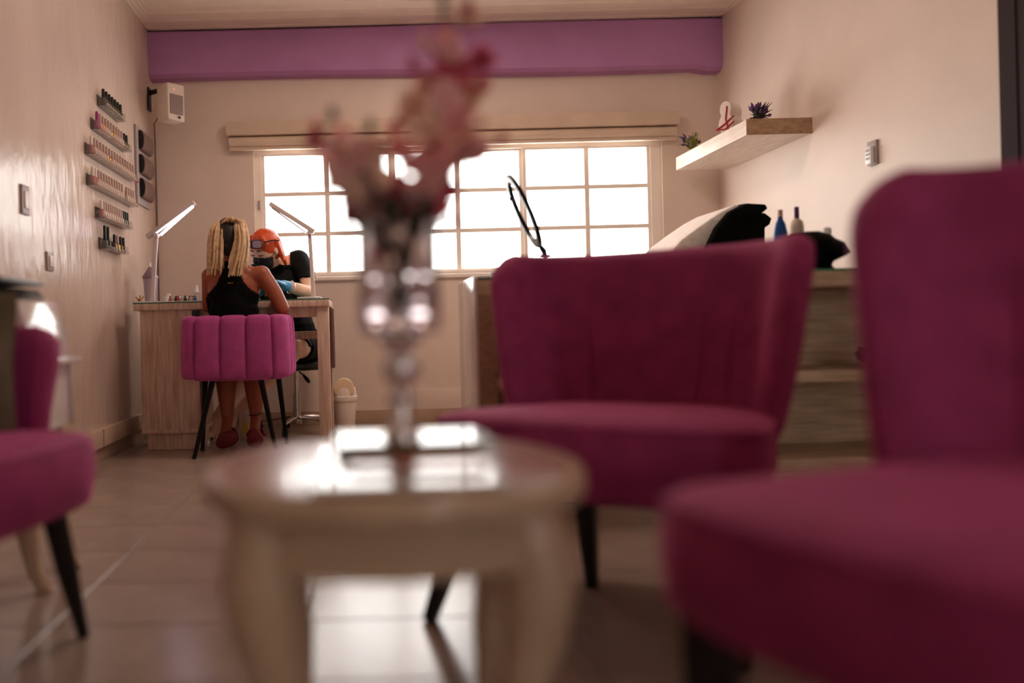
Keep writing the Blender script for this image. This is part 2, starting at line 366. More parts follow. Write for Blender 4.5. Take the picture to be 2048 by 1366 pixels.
for k in range(6):
    ya, yb, z = rack(*rk[k], '%s clear acrylic nail polish rack on the left wall' % names[k])
    row = rows_[k]; n = len(row)
    for i, kd in enumerate(row):
        if kd: polish_n = i + 1
        if kd: polish(kd, ya + (yb - ya) * i / (n - 1), z, '%s, %s from near end' % (desc[kd].format(names[k]), ORD[i]), '%s polishes on the %s rack' % (kd, names[k]))
p = on_x(262, 352, XL)
tag(build('nail_file', MB().box((XL + .02, p.y - .06, 1.50), (XL + .024, p.y + .07, 1.512)), M['red']), 'thin red nail file lying at far end of third rack', 'nail file')
# three-pocket wall panel
pa, pb = 4.69, 4.965
t = thing('pocket_panel', 'grey wall panel with three brown rounded pockets left of the speaker', 'wall holder', (XL, 4.83, 1.38))
build('back_plate', MB().box((XL, pa, 1.385), (XL + .014, pb, 1.85)), M['grey'], t, bevel=.004)
for k in range(3):
    zc = 1.485 + .142 * k; prof = []
    for i in range(13):
        a = math.pi * i / 12; prof.append((XL + .014 + .034 * math.sin(a) ** .7, zc - .06 * math.cos(a)))
    poly = [V((x, pa + .05, z)) for x, z in prof]
    build('pocket', MB().prism(poly, (0, pb - pa - .06, 0)), M['brown'], t, bevel=.004)
    build('pocket_mouth', MB().prism([V((XL + .012 + (x - XL - .012) * .9, pa + .046, zc + (z - zc) * .9)) for x, z in prof], (0, .006, 0)), M['black'], t)
# speaker
c = at(342, 208, 4.90)
t = thing('speaker', 'white box speaker mounted high in the back left corner', 'speaker', c)
RZ = Matrix.Translation(c) @ Matrix.Rotation(math.radians(48), 4, 'Z')
build('cabinet', MB().box((-.06, -.055, -.112), (.06, .06, .112), RZ), M['white'], t, bevel=.008)
build('front_grille', MB().box((-.046, -.061, -.075), (.046, -.054, .045), RZ), M['grille'], t, bevel=.004)
build('indicator_light', MB().ball(RZ @ V((-.012, -.055, .078)), .0035, 8), M['redled'], t)
build('badge', MB().lathe([(.001, 0), (.008, 0), (.008, .003), (.001, .003)], n=12, M=RZ @ Matrix.Translation((.016, -.06, -.092)) @ Matrix.Rotation(math.pi / 2, 4, 'X')), M['black'], t)
b = MB(); b.box((XL + .002, 5.0, 2.02), (XL + .012, 5.06, 2.16)); b.tube([(XL + .01, 5.03, 2.13), (XL + .07, 5.0, 2.135), tuple(RZ @ V((0, .055, .05)))], .016, 8)
build('wall_bracket', b, M['black'], t)
build('cable', MB().tube([tuple(RZ @ V((-.02, .055, -.03))), (XL + .02, 5.08, 1.95), (XL + .012, 5.125, 1.86), (XL + .008, 5.14, 1.5), (XL + .008, 5.14, .12)], .004, 6), M['brown'], t)
# small low things on the back wall
t = thing('access_panel', 'flat white access panel low on back wall left of wooden counter', 'wall panel', at(884, 818, YB))
a0, a1 = at(832, 820, YB), at(934, 776, YB)
build('panel_plate', MB().box((a0.x, YB - .008, a0.z + .0), (a1.x, YB, a1.z)), M['wall'], t, bevel=.003)
a0, a1 = at(937, 815, YB), at(951, 775, YB)
t = thing('wall_socket', 'small white socket box beside the low access panel on back wall', 'socket', (a0.x, YB, a0.z))
build('socket_box', MB().box((a0.x, YB - .03, a0.z), (a1.x, YB, a1.z)), M['white'], t, bevel=.004)
build('plug', MB().box((a0.x + .012, YB - .06, a0.z + .05), (a0.x + .035, YB - .028, a0.z + .08)), M['purewhite'], t, bevel=.004)

# ------------------------------------------------------------------ right wall: floating shelf and things on it
sh = tag(build('floating_shelf', MB().box((1.975, 4.08, 1.556), (XR, 5.0, 1.635)), M['shelfwood'], bevel=.002, smooth=False), 'chunky limed wood floating shelf on the right wall', 'shelf')
build('end_cap', MB().box((1.974, 4.076, 1.555), (XR - .001, 4.081, 1.636)), M['oakdark'], sh, smooth=False)
zt = 1.6355
def herb(name, label, c, n, R, hgt, leafm, bloom, group=None, seed=1, lean=(0, 0)):
    rnd = random.Random(seed); t = thing(name, label, 'plant', c); c = V(c); f = MB(); q = MB(); c = V((0, 0, 0)) + V(c)
    for i in range(n):
        a = rnd.random() * 6.28; r = R * (.4 + .6 * rnd.random()); hh = hgt * (.35 + .65 * rnd.random())
        e = c + V((math.cos(a) * r + lean[0], math.sin(a) * r * .7 + lean[1], max(.006, hh - r * .25)))
        m_ = c + (e - c) * .5 + V((0, 0, .02))
        f.tube([c + V((0, 0, .002)), m_, e], [.0028, .005, .001], 5, flat=.5)
        if i % 2 == 0: q.tube([m_ + (e - m_) * .35, m_ + (e - m_) * .7, e + V((0, 0, .004))], [.003, .008, .002], 6)
    build('foliage', f, leafm, t); build('blossoms', q, bloom, t); return t
herb('lavender_sprig', 'dark lavender sprig lying near front end of the floating shelf', (2.09, 4.19, zt), 60, .07, .125, M['leafdark'], M['lavender'], seed=3, lean=(.01, 0))
herb('lavender_sprig', 'lime green lavender sprig at the window end of the floating shelf', (2.02, 4.84, zt), 50, .075, .135, M['lime'], M['lavender'], seed=5, lean=(-.03, 0))
# lobed gift box, its face turned to the room's left
cy, x0_, x1_ = 4.43, 2.0, 2.125
poly = []
for i in range(48):
    a = 2 * math.pi * i / 48; r = .060 + .030 * math.cos(2 * a) - .010 * math.cos(a)
    poly.append(V((0, cy + r * .86 * math.sin(a), zt + .0835 + r * math.cos(a))))
zmin = min(p.z for p in poly); poly = [p - V((0, 0, zmin - zt)) for p in poly]
t = thing('gift_box', 'white lobed gift box tied with red ribbon on the floating shelf', 'gift box', (2.06, cy, zt))
GM = Matrix.Translation((2.06, cy, 0)) @ Matrix.Rotation(math.radians(38), 4, 'Z') @ Matrix.Translation((-2.06, -cy, 0))
build('box_body', MB().prism([p + V((x0_, 0, 0)) for p in poly], (x1_ - x0_, 0, 0), GM), M['white'], t, bevel=.004, angle=50)
rib = MB()
for off in (0, .03): rib.tube([(x0_ - .003, cy - .05, zt + .09 - off), (x0_ - .006, cy, zt + .055 - off), (x0_ - .003, cy + .05, zt + .03)], .004, 6)
rib.tube([(x0_ - .003, cy - .012, zt + .15), (x0_ - .006, cy - .004, zt + .08), (x0_ - .003, cy - .02, zt + .005)], .004, 6)
rib.v = [GM @ p for p in rib.v]
build('ribbon', rib, M['red'], t)
p = on_x(1748, 306, XR - .001)
t = thing('thermostat', 'small grey wall controller on right wall below the shelf height', 'controller', p)
build('back_plate', MB().box((XR - .012, p.y - .032, p.z - .055), (XR - .001, p.y + .032, p.z + .055)), M['grey'], t, bevel=.003)
build('remote_control', MB().box((XR - .03, p.y - .02, p.z - .05), (XR - .012, p.y + .02, p.z + .028)), M['purewhite'], t, bevel=.004)
bt = MB()
for i in range(3):
    for j in range(2): bt.box((XR - .032, p.y - .013 + j * .015, p.z - .03 + i * .018), (XR - .029, p.y - .003 + j * .015, p.z - .02 + i * .018))
build('buttons', bt, M['grey'], t, smooth=False)

# ------------------------------------------------------------------ wooden counter
CX0, CX1, CY0, CY1, CZ = .392, 2.255, 2.72, 3.2, .775
t = thing('shelf_counter', 'pale oak counter with open shelves and green edged glass top', 'counter', (1.3, 2.95, 0))
build('plinth', MB().box((CX0 + .01, CY0 + .012, .0), (CX1, CY1, .10)), M['oak'], t, bevel=.002)
build('painted_base_shadow', MB().box((CX0 + .006, CY0 + .004, .0), (CX1, CY0 + .013, .006)), M['black'], t)  # black strip standing in for the shade under the counter base
build('bottom_board', MB().box((CX0, CY0, .10), (CX1, CY1, .14)), M['oak'], t, bevel=.002)
build('top_board', MB().box((CX0, CY0, .722), (CX1, CY1, CZ)), M['oak'], t, bevel=.002)
build('middle_shelf', MB().box((CX0 + .055, CY0 + .012, .397), (CX1, CY1 - .02, .436)), M['oak'], t, bevel=.002)
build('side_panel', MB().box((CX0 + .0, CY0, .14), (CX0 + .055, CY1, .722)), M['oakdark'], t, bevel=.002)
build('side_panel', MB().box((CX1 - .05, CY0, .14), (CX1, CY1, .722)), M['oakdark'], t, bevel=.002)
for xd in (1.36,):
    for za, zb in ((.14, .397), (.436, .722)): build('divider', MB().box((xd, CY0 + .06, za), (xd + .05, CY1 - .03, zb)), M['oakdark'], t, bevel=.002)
for za, zb in ((.14, .397), (.436, .722)):
    for xa, xb in ((CX0 + .055, 1.385), (1.385, CX1 - .05)): build('back_panel', MB().box((xa, CY1 - .14, za), (xb, CY1 - .12, zb)), M['oak'], t, smooth=False)
build('edge_trim', MB().box((CX0 - .012, CY0 + .01, .0), (CX0 - .0, CY1, CZ + .012)), M['glosswhite'], t, bevel=.003)
build('glass_top', MB().box((CX0, CY0 - .002, CZ), (CX1, CY1, CZ + .008)), M['greenglass'], t, bevel=.001)
cz = CZ + .0085
herb('trailing_plant', 'small dark bushy plant on middle shelf of the oak counter', (1.785, 2.785, .4365), 110, .08, .10, M['leafdark'], M['leafdark'], seed=9)
p = at(980, 546, 2.8); tag(build('tape_box', MB().box((.45, 2.78, cz), (.50, 2.84, cz + .02)), M['oakdark'], bevel=.003), 'little wooden block at the left end of counter top', 'block')
def bottle(label, u, prof, mats, Y):
    p = at(u, 500, Y); t = thing('shampoo_bottle', label, 'bottle', (p.x, Y, cz))
    build('body', MB().lathe(prof[0], (p.x, Y, cz), 24, sq=.75), mats[0], t); build('cap', MB().lathe(prof[1], (p.x, Y, cz), 18), mats[1], t)
    n = prof[2]; lb = MB(); rows = []
    for z in (n[1], n[2]): rows.append([V((p.x + n[0] * math.cos(a), Y + n[0] * .75 * math.sin(a), cz + z)) for a in [math.radians(-150 + 120 * i / 12) for i in range(13)]])
    lb.grid(rows); build('label_sticker', lb, mats[2], t); return t
bottle('blue shampoo bottle with peach label on the oak counter', 1562, ([(.01, 0), (.026, .002), (.027, .01), (.027, .13), (.025, .16), (.018, .195), (.010, .21), (.009, .222), (.004, .222)], [(.003, .22), (.0095, .221), (.0095, .247), (.003, .248)], (.0275, .04, .122)), (M['blue'], M['peachlabel'], M['peachlabel']), 3.05)
bottle('bone white shampoo bottle with purple label on the oak counter', 1595, ([(.01, 0), (.025, .002), (.026, .01), (.026, .185), (.022, .205), (.009, .217), (.004, .217)], [(.003, .216), (.009, .217), (.0088, .26), (.003, .262)], (.0266, .09, .155)), (M['bonewhite'], M['purple'], M['purple']), 3.08)
p = at(1655, 500, 3.1)
t = thing('spray_can', 'slim clear white dispenser behind the black bag on counter', 'dispenser', (p.x, 3.1, cz))
build('body', MB().lathe([(.005, 0), (.016, .001), (.016, .15), (.012, .156), (.003, .156)], (p.x, 3.1, cz), 18), M['acrylic'], t)
build('cap', MB().lathe([(.003, .155), (.016, .156), (.015, .178), (.003, .183)], (p.x, 3.1, cz), 18), M['purewhite'], t)
# black bag slumped on the counter
def sheet(pts_rows, thick=None):
    return MB().grid(pts_rows)
prof = [(1545, 540), (1550, 500), (1567, 472), (1600, 466), (1632, 462), (1652, 472), (1668, 488), (1686, 506), (1662, 518), (1642, 528), (1640, 540)]
outl = [at(u, v, 2.84) for u, v in prof]
outl[0].z = outl[-1].z = cz
cx = sum((p.x for p in outl)) / len(outl); rs = []
for k in range(9):
    s = -1 + 2 * k / 8; sc_ = (1 - abs(s) ** 2.6 * .55); yy = 2.85 + s * .11
    rs.append([V((cx + (p.x - cx) * sc_ + .006 * math.sin(i * 2.1 + k), yy + .012 * math.sin(i * 1.7), cz + max(0.0, (p.z - cz) * (1 - abs(s) ** 2 * .35) + (.004 * math.sin(i * 1.9 + k * 1.3) if p.z > cz + .01 else 0)))) for i, p in enumerate(outl)])
t = thing('cloth_bag', 'slumped black cloth bag on the oak counter beside the bottles', 'bag', (cx, 2.85, cz))
build('bag_body', MB().rings(rs), M['blackcloth'], t, angle=60)
build('flap', MB().rings([[rs[k][i] + V((0, -.012, .004)) for i in (2, 3, 4, 5, 6, 7)] + [rs[k][i] * .5 + rs[k][j] * .5 + V((0, -.012, 0)) for i, j in ((6, 9), (4, 10), (3, 1), (2, 1))] for k in (0, 1, 2, 3)]), M['blackcloth'], t, angle=60)
# ring lamp on the counter
cc = at(1047, 423, 2.92); p0, p1 = at(1016, 350, 2.92), at(1080, 492, 2.92)
ax = (p1 - p0).normalized(); R_ = (p1 - p0).length / 2; ax2 = V((.09, 1.0, .0)); ax2 = (ax2 - ax * ax2.dot(ax)).normalized()
t = thing('ring_lamp', 'black magnifying ring lamp tilted before the window at the counter', 'lamp', (at(1096, 540, 2.92).x, 2.92, cz))
ring = []
for i in range(40):
    a = 2 * math.pi * i / 40; d_ = ax * math.cos(a) + ax2 * math.sin(a); nn = ax.cross(ax2)
    ring.append([cc + d_ * (R_ + q) + nn * h_ for q, h_ in ((-.022, -.008), (0, -.008), (.003, 0), (0, .008), (-.022, .008))])
build('ring', MB().grid(ring, True, True), M['blackmetal'], t)
build('hinge_knob', MB().ball(at(1022, 398, 2.9), .008, 10), M['black'], t)
jn = at(1091, 512, 2.92)
build('neck', MB().tube([p1, p1 * .5 + jn * .5 + V((.004, 0, 0)), jn], [.009, .012, .008], 10), M['blackmetal'], t)
build('yoke', MB().tube([jn + V((-.02, 0, .004)), jn, jn + V((.018, 0, .004))], .004, 8), M['chrome'], t)
build('stand', MB().tube([jn, V((jn.x + .003, 2.92, cz + .01))], .006, 8).lathe([(.01, 0), (.06, 0), (.06, .008), (.01, .012)], (jn.x + .003, 2.92, cz), 20), M['blackmetal'], t)
# recliner behind the counter with black towels over the headrest
Yr = 3.75
t = thing('recliner', 'white salon recliner with raised back behind the oak counter', 'recliner', (1.5, Yr, 0))
bk = [at(u, v, Yr) for u, v in ((1300, 520), (1330, 488), (1365, 462), (1400, 438), (1432, 421), (1452, 430), (1440, 470), (1410, 520))]
rs = [[p + V((0, yy, 0)) for p in bk] for yy in (-.2, -.15, .15, .2)]
build('backrest', MB().rings(rs), M['towel'], t, bevel=.012, angle=50)
build('seat_pad', MB().box((.95, Yr - .22, .52), (1.75, Yr + .22, .64)), M['towel'], t, bevel=.03)
build('back_bracket', MB().tube([(1.55, Yr, .60), (1.6, Yr, .92)], .03, 10), M['chrome'], t)
build('base', MB().lathe([(.02, 0), (.26, 0), (.26, .03), (.06, .06), (.05, .53), (.02, .53)], (1.4, Yr, 0), 24), M['chrome'], t)
def fold(poly, y, dy, sag):
    o = [at(u, v, y) for u, v in poly]; return [[p + V((0, s * dy, -sag * abs(s) ** 2)) for p in o] for s in (-1, -.7, 0, .7, 1)]
tw = thing('towel_stack', 'black towels draped over the headrest of white recliner', 'towels', at(1430, 500, Yr - .05))
build('towel', MB().rings(fold([(1372, 510), (1395, 462), (1420, 432), (1452, 416), (1487, 418), (1491, 426), (1478, 437), (1445, 440), (1425, 470), (1415, 510)], Yr - .03, .206, .01)), M['blackcloth'], tw, bevel=.006, angle=60)
build('towel', MB().rings(fold([(1385, 512), (1405, 468), (1438, 436), (1484, 434), (1497, 444), (1493, 456), (1484, 462), (1484, 512)], Yr + .0, .216, .012)), M['blackcloth'], tw, bevel=.006, angle=60)

# ------------------------------------------------------------------ upholstered slipper chairs (local frame: front at -y)
def seat_ring(wf, wb, dep, bow, z, k=1.0, dz=0.0, slope=.0, n=14.0):
    pts = []
    for i in range(64):
        a = 2 * math.pi * i / 64; cx_, sy_ = math.cos(a), math.sin(a)
        r = (abs(cx_) ** n + abs(sy_) ** n) ** (-1 / n); x, y = r * cx_, r * sy_
        wid = (wf + (wb - wf) * (y + 1) / 2) / 2
        yy = y * dep / 2 - (bow * (1 - x * x) if y < 0 else 0) * max(0, -y)
        pts.append(V((x * wid * k, yy * k, z - slope * (yy * k + dep / 2))))
    return pts
def slipper_chair(label, loc, rz, feet, Ht=.80, wf=.65, wb=.56, dep=.60, grp=None, sl=.05, zb=.288):
    t = thing('slipper_chair', label, 'chair', loc, rz, local=True, group=grp)
    rr = [seat_ring(wf, wb, dep, .05, z, k, slope=s_) for z, k, s_ in ((zb, .965, .0), (zb + .007, .985, .0), (.36, 1.0, sl * .5), (.41, .995, sl), (.422, .985, sl))]
    build('seat_base', MB().rings(rr), M['magenta'], t, angle=60)
    rr = [seat_ring(wf, wb, dep, .05, z, k, slope=sl) for z, k in ((.418, .97), (.428, .98), (.436, .95), (.443, .85), (.448, .65), (.452, .4), (.453, .12))]
    build('seat_cushion', MB().rings(rr), M['magenta'], t, angle=60)
    wl = seat_ring(wf, wb, dep, .05,   .423, .987, slope=sl); ring = []
    for i in range(64):
        tg = (wl[(i + 1) % 64] - wl[i - 1]).normalized(); nn = V((tg.y, -tg.x, 0))
        ring.append([wl[i] + (nn * math.cos(q * math.pi / 3) + V((0, 0, 1)) * math.sin(q * math.pi / 3)) * .005 for q in range(6)])
    build('welt', MB().grid(ring, True, True), M['magenta'], t)
    # curved back with wings
    NS, NH = 150, 16; rows = []; th = .036
    def pt(s, h):
        hh = max(0, (h - .36) / .44); wd = .262 + .083 * hh ** .65; yb = .235 + .10 * hh; L_ = .17 + .045 * hh
        a = s * math.pi / 2; x = wd * math.copysign(abs(math.sin(a)) ** .72, s); y = yb - L_ * (1 - max(0, math.cos(a)) ** .75)
        return V((x, y, h))
    for i in range(NS + 1):
        s = -1 + 2 * i / NS; se = abs(s)
        ss = math.copysign(1 - (1 - se) ** 1.0, s) if s else 0
        top = Ht - (.0 if se < .74 else .15 * (1 - math.sqrt(max(0, 1 - ((se - .74) / .26) ** 2)))) + .012 * se ** 3
        e = 1e-3; s1, s2 = min(1, ss + e), max(-1, ss - e)
        tk = th * max(.12, math.sqrt(max(0, 1 - (max(0, se - .9) / .1) ** 2)))
        loop = []
        for k in range(NH + 1):
            h = .30 + (top - .03 - .30) * k / NH; p0 = pt(ss, h); tg = (pt(s1, h) - pt(s2, h)).normalized(); nn = V((tg.y, -tg.x, 0))
            gr = sum(math.exp(-((ss - q) / .010) ** 2) for q in (-.42, -.21, 0, .21, .42)) * .007 * min(1, max(0, (.95 - k / NH) * 3))
            pad = .008 * (1 - se ** 4) * math.sin(math.pi * k / NH)
            loop.append(p0 + nn * (tk + pad - gr))
        h = top; p0 = pt(ss, h); tg = (pt(s1, h) - pt(s2, h)).normalized(); nn = V((tg.y, -tg.x, 0))
        for q in range(1, 6):
            a = math.pi * q / 6; loop.append(p0 + nn * tk * math.cos(a) + V((0, 0, -.03 + .03 * math.sin(a))))
        for k in range(NH, -1, -1):
            h = .30 + (top - .03 - .30) * k / NH; p0 = pt(ss, h); tg = (pt(s1, h) - pt(s2, h)).normalized(); nn = V((tg.y, -tg.x, 0)); loop.append(p0 - nn * tk)
        rows.append(loop)
    build('backrest', MB().rings(rows), M['magenta'], t, angle=70)
    for k, (tx, ty, fx, fy) in enumerate(feet):
        m_ = V(((tx * .45 + fx * .55), (ty * .62 + fy * .38), .13))
        build('leg', MB().tube([(tx, ty, .30), m_, (fx, fy, .0)], [.035, .027, .018], 4, rot=math.pi / 4), M['blackleg'], t, bevel=.003)
    return t
slipper_chair('magenta winged slipper chair facing the table, in front of oak counter', (.56, 1.76, 0), math.radians(-33),
              [(-.26, -.22, -.325, -.305), (.24, -.2, .27, -.24), (-.10, .05, -.096, .075), (.2, .17, .21, .22)])
slipper_chair('magenta winged slipper chair closest to camera, its back in shadow at right', (.735, .75, 0), math.radians(-63),
              [(-.278, -.262, -.285, -.27), (.22, -.16, .25, -.2), (-.19, .17, -.2, .21), (.2, .17, .21, .22)], Ht=.825, dep=.64, sl=.02, zb=.305)
# armchair at the left edge
t = thing('armchair', 'magenta armchair with olive cushion by the left wall', 'chair', (-.885, 1.46, 0), math.radians(75), local=True)
rr = [seat_ring(.58, .56, .54, .03, z, k, slope=s_) for z, k, s_ in ((.275, .93, 0), (.282, .97, 0), (.34, 1.0, .01), (.39, 1.0, .01), (.402, .985, .01))]
build('seat_base', MB().rings(rr), M['magenta'], t, angle=60)
rr = [seat_ring(.58, .56, .54, .03, z, k, slope=.01) for z, k in ((.397, .97), (.407, .985), (.418, .95), (.428, .8), (.434, .5), (.436, .12))]
build('seat_cushion', MB().rings(rr), M['magenta'], t, angle=60)
for sg in (-1, 1):
    ring = []
    for z, wd, yf in ((.34, .030, -.10), (.46, .032, -.115), (.56, .038, -.135), (.605, .040, -.138), (.63, .032, -.12), (.643, .012, -.09)):
        ring.append([V((sg * .315 + wd * x, (yf if y < 0 else .28) + (.012 if abs(x) > .9 else 0) * (1 if y < 0 else 0), z)) for x, y in ((-1, -1), (-.6, -1.0), (.6, -1), (1, -1), (1, 1), (-1, 1))])
    build('arm', MB().rings(ring), M['magenta'], t, bevel=.01, angle=60)
rows = [[V((x, y0_ + y * .05 + .0, z)) for x, y in ((-.31, -1), (-.1, -1.2), (.1, -1.2), (.31, -1), (.33, 0), (.31, 1), (-.31, 1), (-.33, 0))] for z, y0_ in ((.3, .26), (.5, .27), (.68, .29), (.76, .30), (.79, .30))]
build('backrest', MB().rings(rows), M['magenta'], t, bevel=.01, angle=60)
for tx, ty, fx, fy in ((.20, -.20, .255, -.235), (-.2, -.2, -.25, -.24), (.2, .2, .23, .24), (-.2, .2, -.23, .24)):
    build('leg', MB().tube([(tx, ty, .31), ((tx + fx) / 2, (ty + fy) / 2, .15), (fx, fy, 0)], [.026, .022, .012], 10), M['blackleg'], t)
# cushion leaning in the armchair
def cushion(c, Mx, wx, wz, th, m):
    rows = []
    for i in range(17):
        for_ = []
        for j in range(17):
            x, z = -1 + i / 8, -1 + j / 8; bul = (max(0, 1 - abs(x) ** 2.2) * max(0, 1 - abs(z) ** 2.2)) ** .5
            for_.append((x, z, bul))
        rows.append(for_)
    mb = MB()
    for sgn in (1, -1): mb.grid([[Mx @ V((x * wx * (1 - .06 * (1 - abs(z))), sgn * (th * b_ + .002) + .004 * math.sin(7 * x + 5 * z), z * wz * (1 - .06 * (1 - abs(x))))) + V(c) for x, z, b_ in r] for r in rows])
    return mb
pc = at(-142, 732, 1.60)
tag(build('cushion', cushion(pc, Matrix.Rotation(math.radians(14), 3, 'Z') @ Matrix.Rotation(math.radians(-12), 3, 'X'), .165, .15, .06, M['pillow']), M['pillow'], loc=pc), 'olive grey linen cushion propped in the left armchair', 'cushion')
# lacquer console behind the armchair
t = thing('console_cabinet', 'glossy white console with black lid on cabriole legs by left wall', 'cabinet', (-1.0, 1.95, 0))
x1c = -.796; ya_, yb_ = 1.895, 2.185
build('case', MB().box((-1.29, ya_, .38), (x1c - .004, yb_, .545)), M['glosswhite'], t, bevel=.006)
build('ledge', MB().box((-1.29, ya_ - .02, .545), (x1c + .02, yb_ + .02, .562)), M['glosswhite'], t, bevel=.006)
pf = [V((x1c - .002, 0, .56)), V((x1c - .006, 0, .61)), V((x1c - .018, 0, .66)), V((x1c - .035, 0, .705)), V((x1c - .06, 0, .716)), V((-1.29, 0, .72)), V((-1.29, 0, .56))]
build('curved_front', MB().prism([p + V((0, ya_ + .02, 0)) for p in pf], (0, yb_ - ya_ - .04, 0)), M['glosswhite'], t, bevel=.004, angle=50)
build('lid', MB().prism([V((-1.29, ya_, .722)), V((x1c - .07, ya_, .722)), V((x1c - .09, ya_, .745)), V((-1.29, ya_, .752))], (0, yb_ - ya_, 0)), M['leather'], t, bevel=.004)
build('lid_overhang', MB().box((-1.29, ya_ - .03, .752), (x1c - .05, yb_ - .06, .762)), M['black'], t, bevel=.003)
sp = MB()
for i in range(16): sp.box((x1c - .006, yb_ - .024, .385 + i * .0098), (x1c + .004, yb_ - .006, .390 + i * .0098))
o = build('perforated_strip', sp, M['chrome'], t, smooth=False)
for lx, ly in ((-.84, 1.935), (-.84, 2.14), (-1.22, 1.935), (-1.22, 2.14)):
    sx_ = 1 if lx > -1 else -1
    build('leg', MB().tube([(lx, ly, .39), (lx + .02 * sx_, ly - .005, .28), (lx + .012 * sx_, ly, .15), (lx + .03 * sx_, ly, .05), (lx + .055 * sx_, ly, .0)], [.042, .038, .026, .018, .018], 10), M['cream'], t)

# ------------------------------------------------------------------ coffee table with its stack
TCX, TCY, TZ = .033, 1.075, .44
t = thing('coffee_table', 'cream painted oval coffee table with cabriole legs', 'table', (TCX, TCY, 0))
def oval(k, z, n=72, rx=.249, ry=.245):
    out = []
    for i in range(n):
        a = 2 * math.pi * i / n; r = (abs(math.cos(a)) ** 2.35 + abs(math.sin(a)) ** 2.35) ** (-1 / 2.35) * (1 + .012 * math.cos(8 * a))
        out.append(V((TCX + rx * r * math.cos(a) * k, TCY + ry * r * math.sin(a) * k, z)))
    return out
build('table_top', MB().rings([oval(k, z) for k, z in ((.93, .408), (.985, .412), (1.0, .420), (1.0, .428), (.985, .436), (.955, .440), (.93, .440))]), M['cream'], t, angle=60)
build('inlay', MB().rings([oval(.915, .4395), oval(.915, .4408), oval(.90, .4412)]), M['rosetop'], t)
build('apron', MB().rings([oval(k, z) for k, z in ((.84, .345), (.87, .345), (.88, .36), (.88, .395), (.91, .402), (.92, .409))]), M['cream'], t, angle=60)
for lx, ly in ((-.148, -.135), (.148, -.135), (-.16, .13), (.16, .13)):
    x, y = TCX + lx, TCY + ly; sx_, sy_ = (1 if lx > 0 else -1), (1 if ly > 0 else -1)
    build('leg', MB().tube([(x, y, .40), (x + .014 * sx_, y + .012 * sy_, .33), (x + .008 * sx_, y + .006 * sy_, .26), (x - .012 * sx_, y - .008 * sy_, .17), (x - .014 * sx_, y - .01 * sy_, .09), (x + .004 * sx_, y, .03), (x + .012 * sx_, y + .006 * sy_, 0)], [.046, .046, .038, .029, .024, .024, .026], 14), M['cream'], t)
tz = .4415
def magazine(label, c, rz, z, w_, d_, h_, cover, pages=None):
    t = thing('magazine', label, 'magazine', (c[0], c[1], z)); Mx = Matrix.Translation((c[0], c[1], z)) @ Matrix.Rotation(rz, 4, 'Z')
    build('pages', MB().box((-w_ / 2 + .002, -d_ / 2 + .002, .0008), (w_ / 2 - .002, d_ / 2 - .002, h_ - .0008), Mx), pages or M['paper'], t, smooth=False)
    b = MB(); b.box((-w_ / 2, -d_ / 2, h_ - .0008), (w_ / 2, d_ / 2, h_), Mx); b.box((-w_ / 2, -d_ / 2, 0), (w_ / 2, d_ / 2, .0008), Mx); b.box((-w_ / 2 - .0008, -d_ / 2, 0), (-w_ / 2, d_ / 2, h_), Mx)
    build('cover', b, cover, t, smooth=False); return z + h_ + .0004
z = magazine('grey rose magazine at the bottom of the stack on coffee table', (.042, 1.0), math.radians(2), tz, .215, .275, .010, M['coverA'])
z = magazine('orange red magazine second in the stack on coffee table', (.066, 1.03), math.radians(-4), z, .16, .22, .005, M['coverB'])
z = magazine('olive black magazine on top of the stack under the vase', (.062, 1.10), math.radians(4), z, .205, .13, .013, M['coverC'], M['coverC'])
# glass vase on a silver pedestal
vx, vy = at(800, 700, 1.09).x, 1.09
z0 = z
t = thing('pedestal_vase', 'clear glass cylinder vase on a turned silver pedestal', 'vase', (vx, vy, z0))
zp = .612
prof = [(.004, 0), (.026, 0), (.026, .006), (.018, .014), (.013, .03), (.012, .042), (.021, .047), (.0215, .054), (.012, .06), (.012, .066), (.022, .078), (.027, .092), (.024, .104), (.016, .110), (.018, .118), (.029, .125), (.030, .134), (.022, .139), (.004, .139)]
k = (zp - z0) / .139
build('pedestal', MB().lathe([(r, zz * k) for r, zz in prof], (vx, vy, z0), 32), M['silver'], t, angle=60)
R = .056; vt = .79
b = MB(); prof = [(.003, zp), (R - .004, zp), (R, zp + .003), (R, vt), (R - .0015, vt + .002), (R - .003, vt), (R - .003, zp + .010), (.003, zp + .008)]
b.lathe(prof, (vx, vy, 0), 40)
build('cylinder', b, M['glass'], t, angle=50)
placed = []; MLAB = ['big bottom left', 'big bottom right', 'rear bottom', 'middle left', 'middle right', 'far right', 'front centre', 'upper left', 'upper right', 'rear upper', 'topmost centre']
M['marble'] = mat('clear_marble_glass', (250, 246, 248), .0, 0, trans=1.0, ior=1.5)
for u, v, yy, r in ((748, 640, -.012, .0235), (842, 640, -.010, .0235), (795, 640, .026, .020), (765, 585, .006, .017), (838, 590, -.002, .019), (868, 580, .012, .012), (800, 596, -.020, .015), (752, 555, -.01, .013), (850, 552, .004, .014), (820, 555, .022, .014), (783, 560, -.016, .012)):
    c_ = at(u, v, vy + yy); c_.z = max(c_.z, zp + .0085 + r); dd = V((c_.x - vx, c_.y - vy, 0)); lim = R - .004 - r
    if dd.length > lim: dd = dd.normalized() * lim; c_ = V((vx, vy, c_.z)) + dd
    placed.append(tag(build('glass_marble', MB().ball(c_, r, 24), M['marble'], loc=c_), MLAB[len(placed)] + ' clear glass marble inside the pedestal vase', 'marble', 'clear marbles in the vase'))
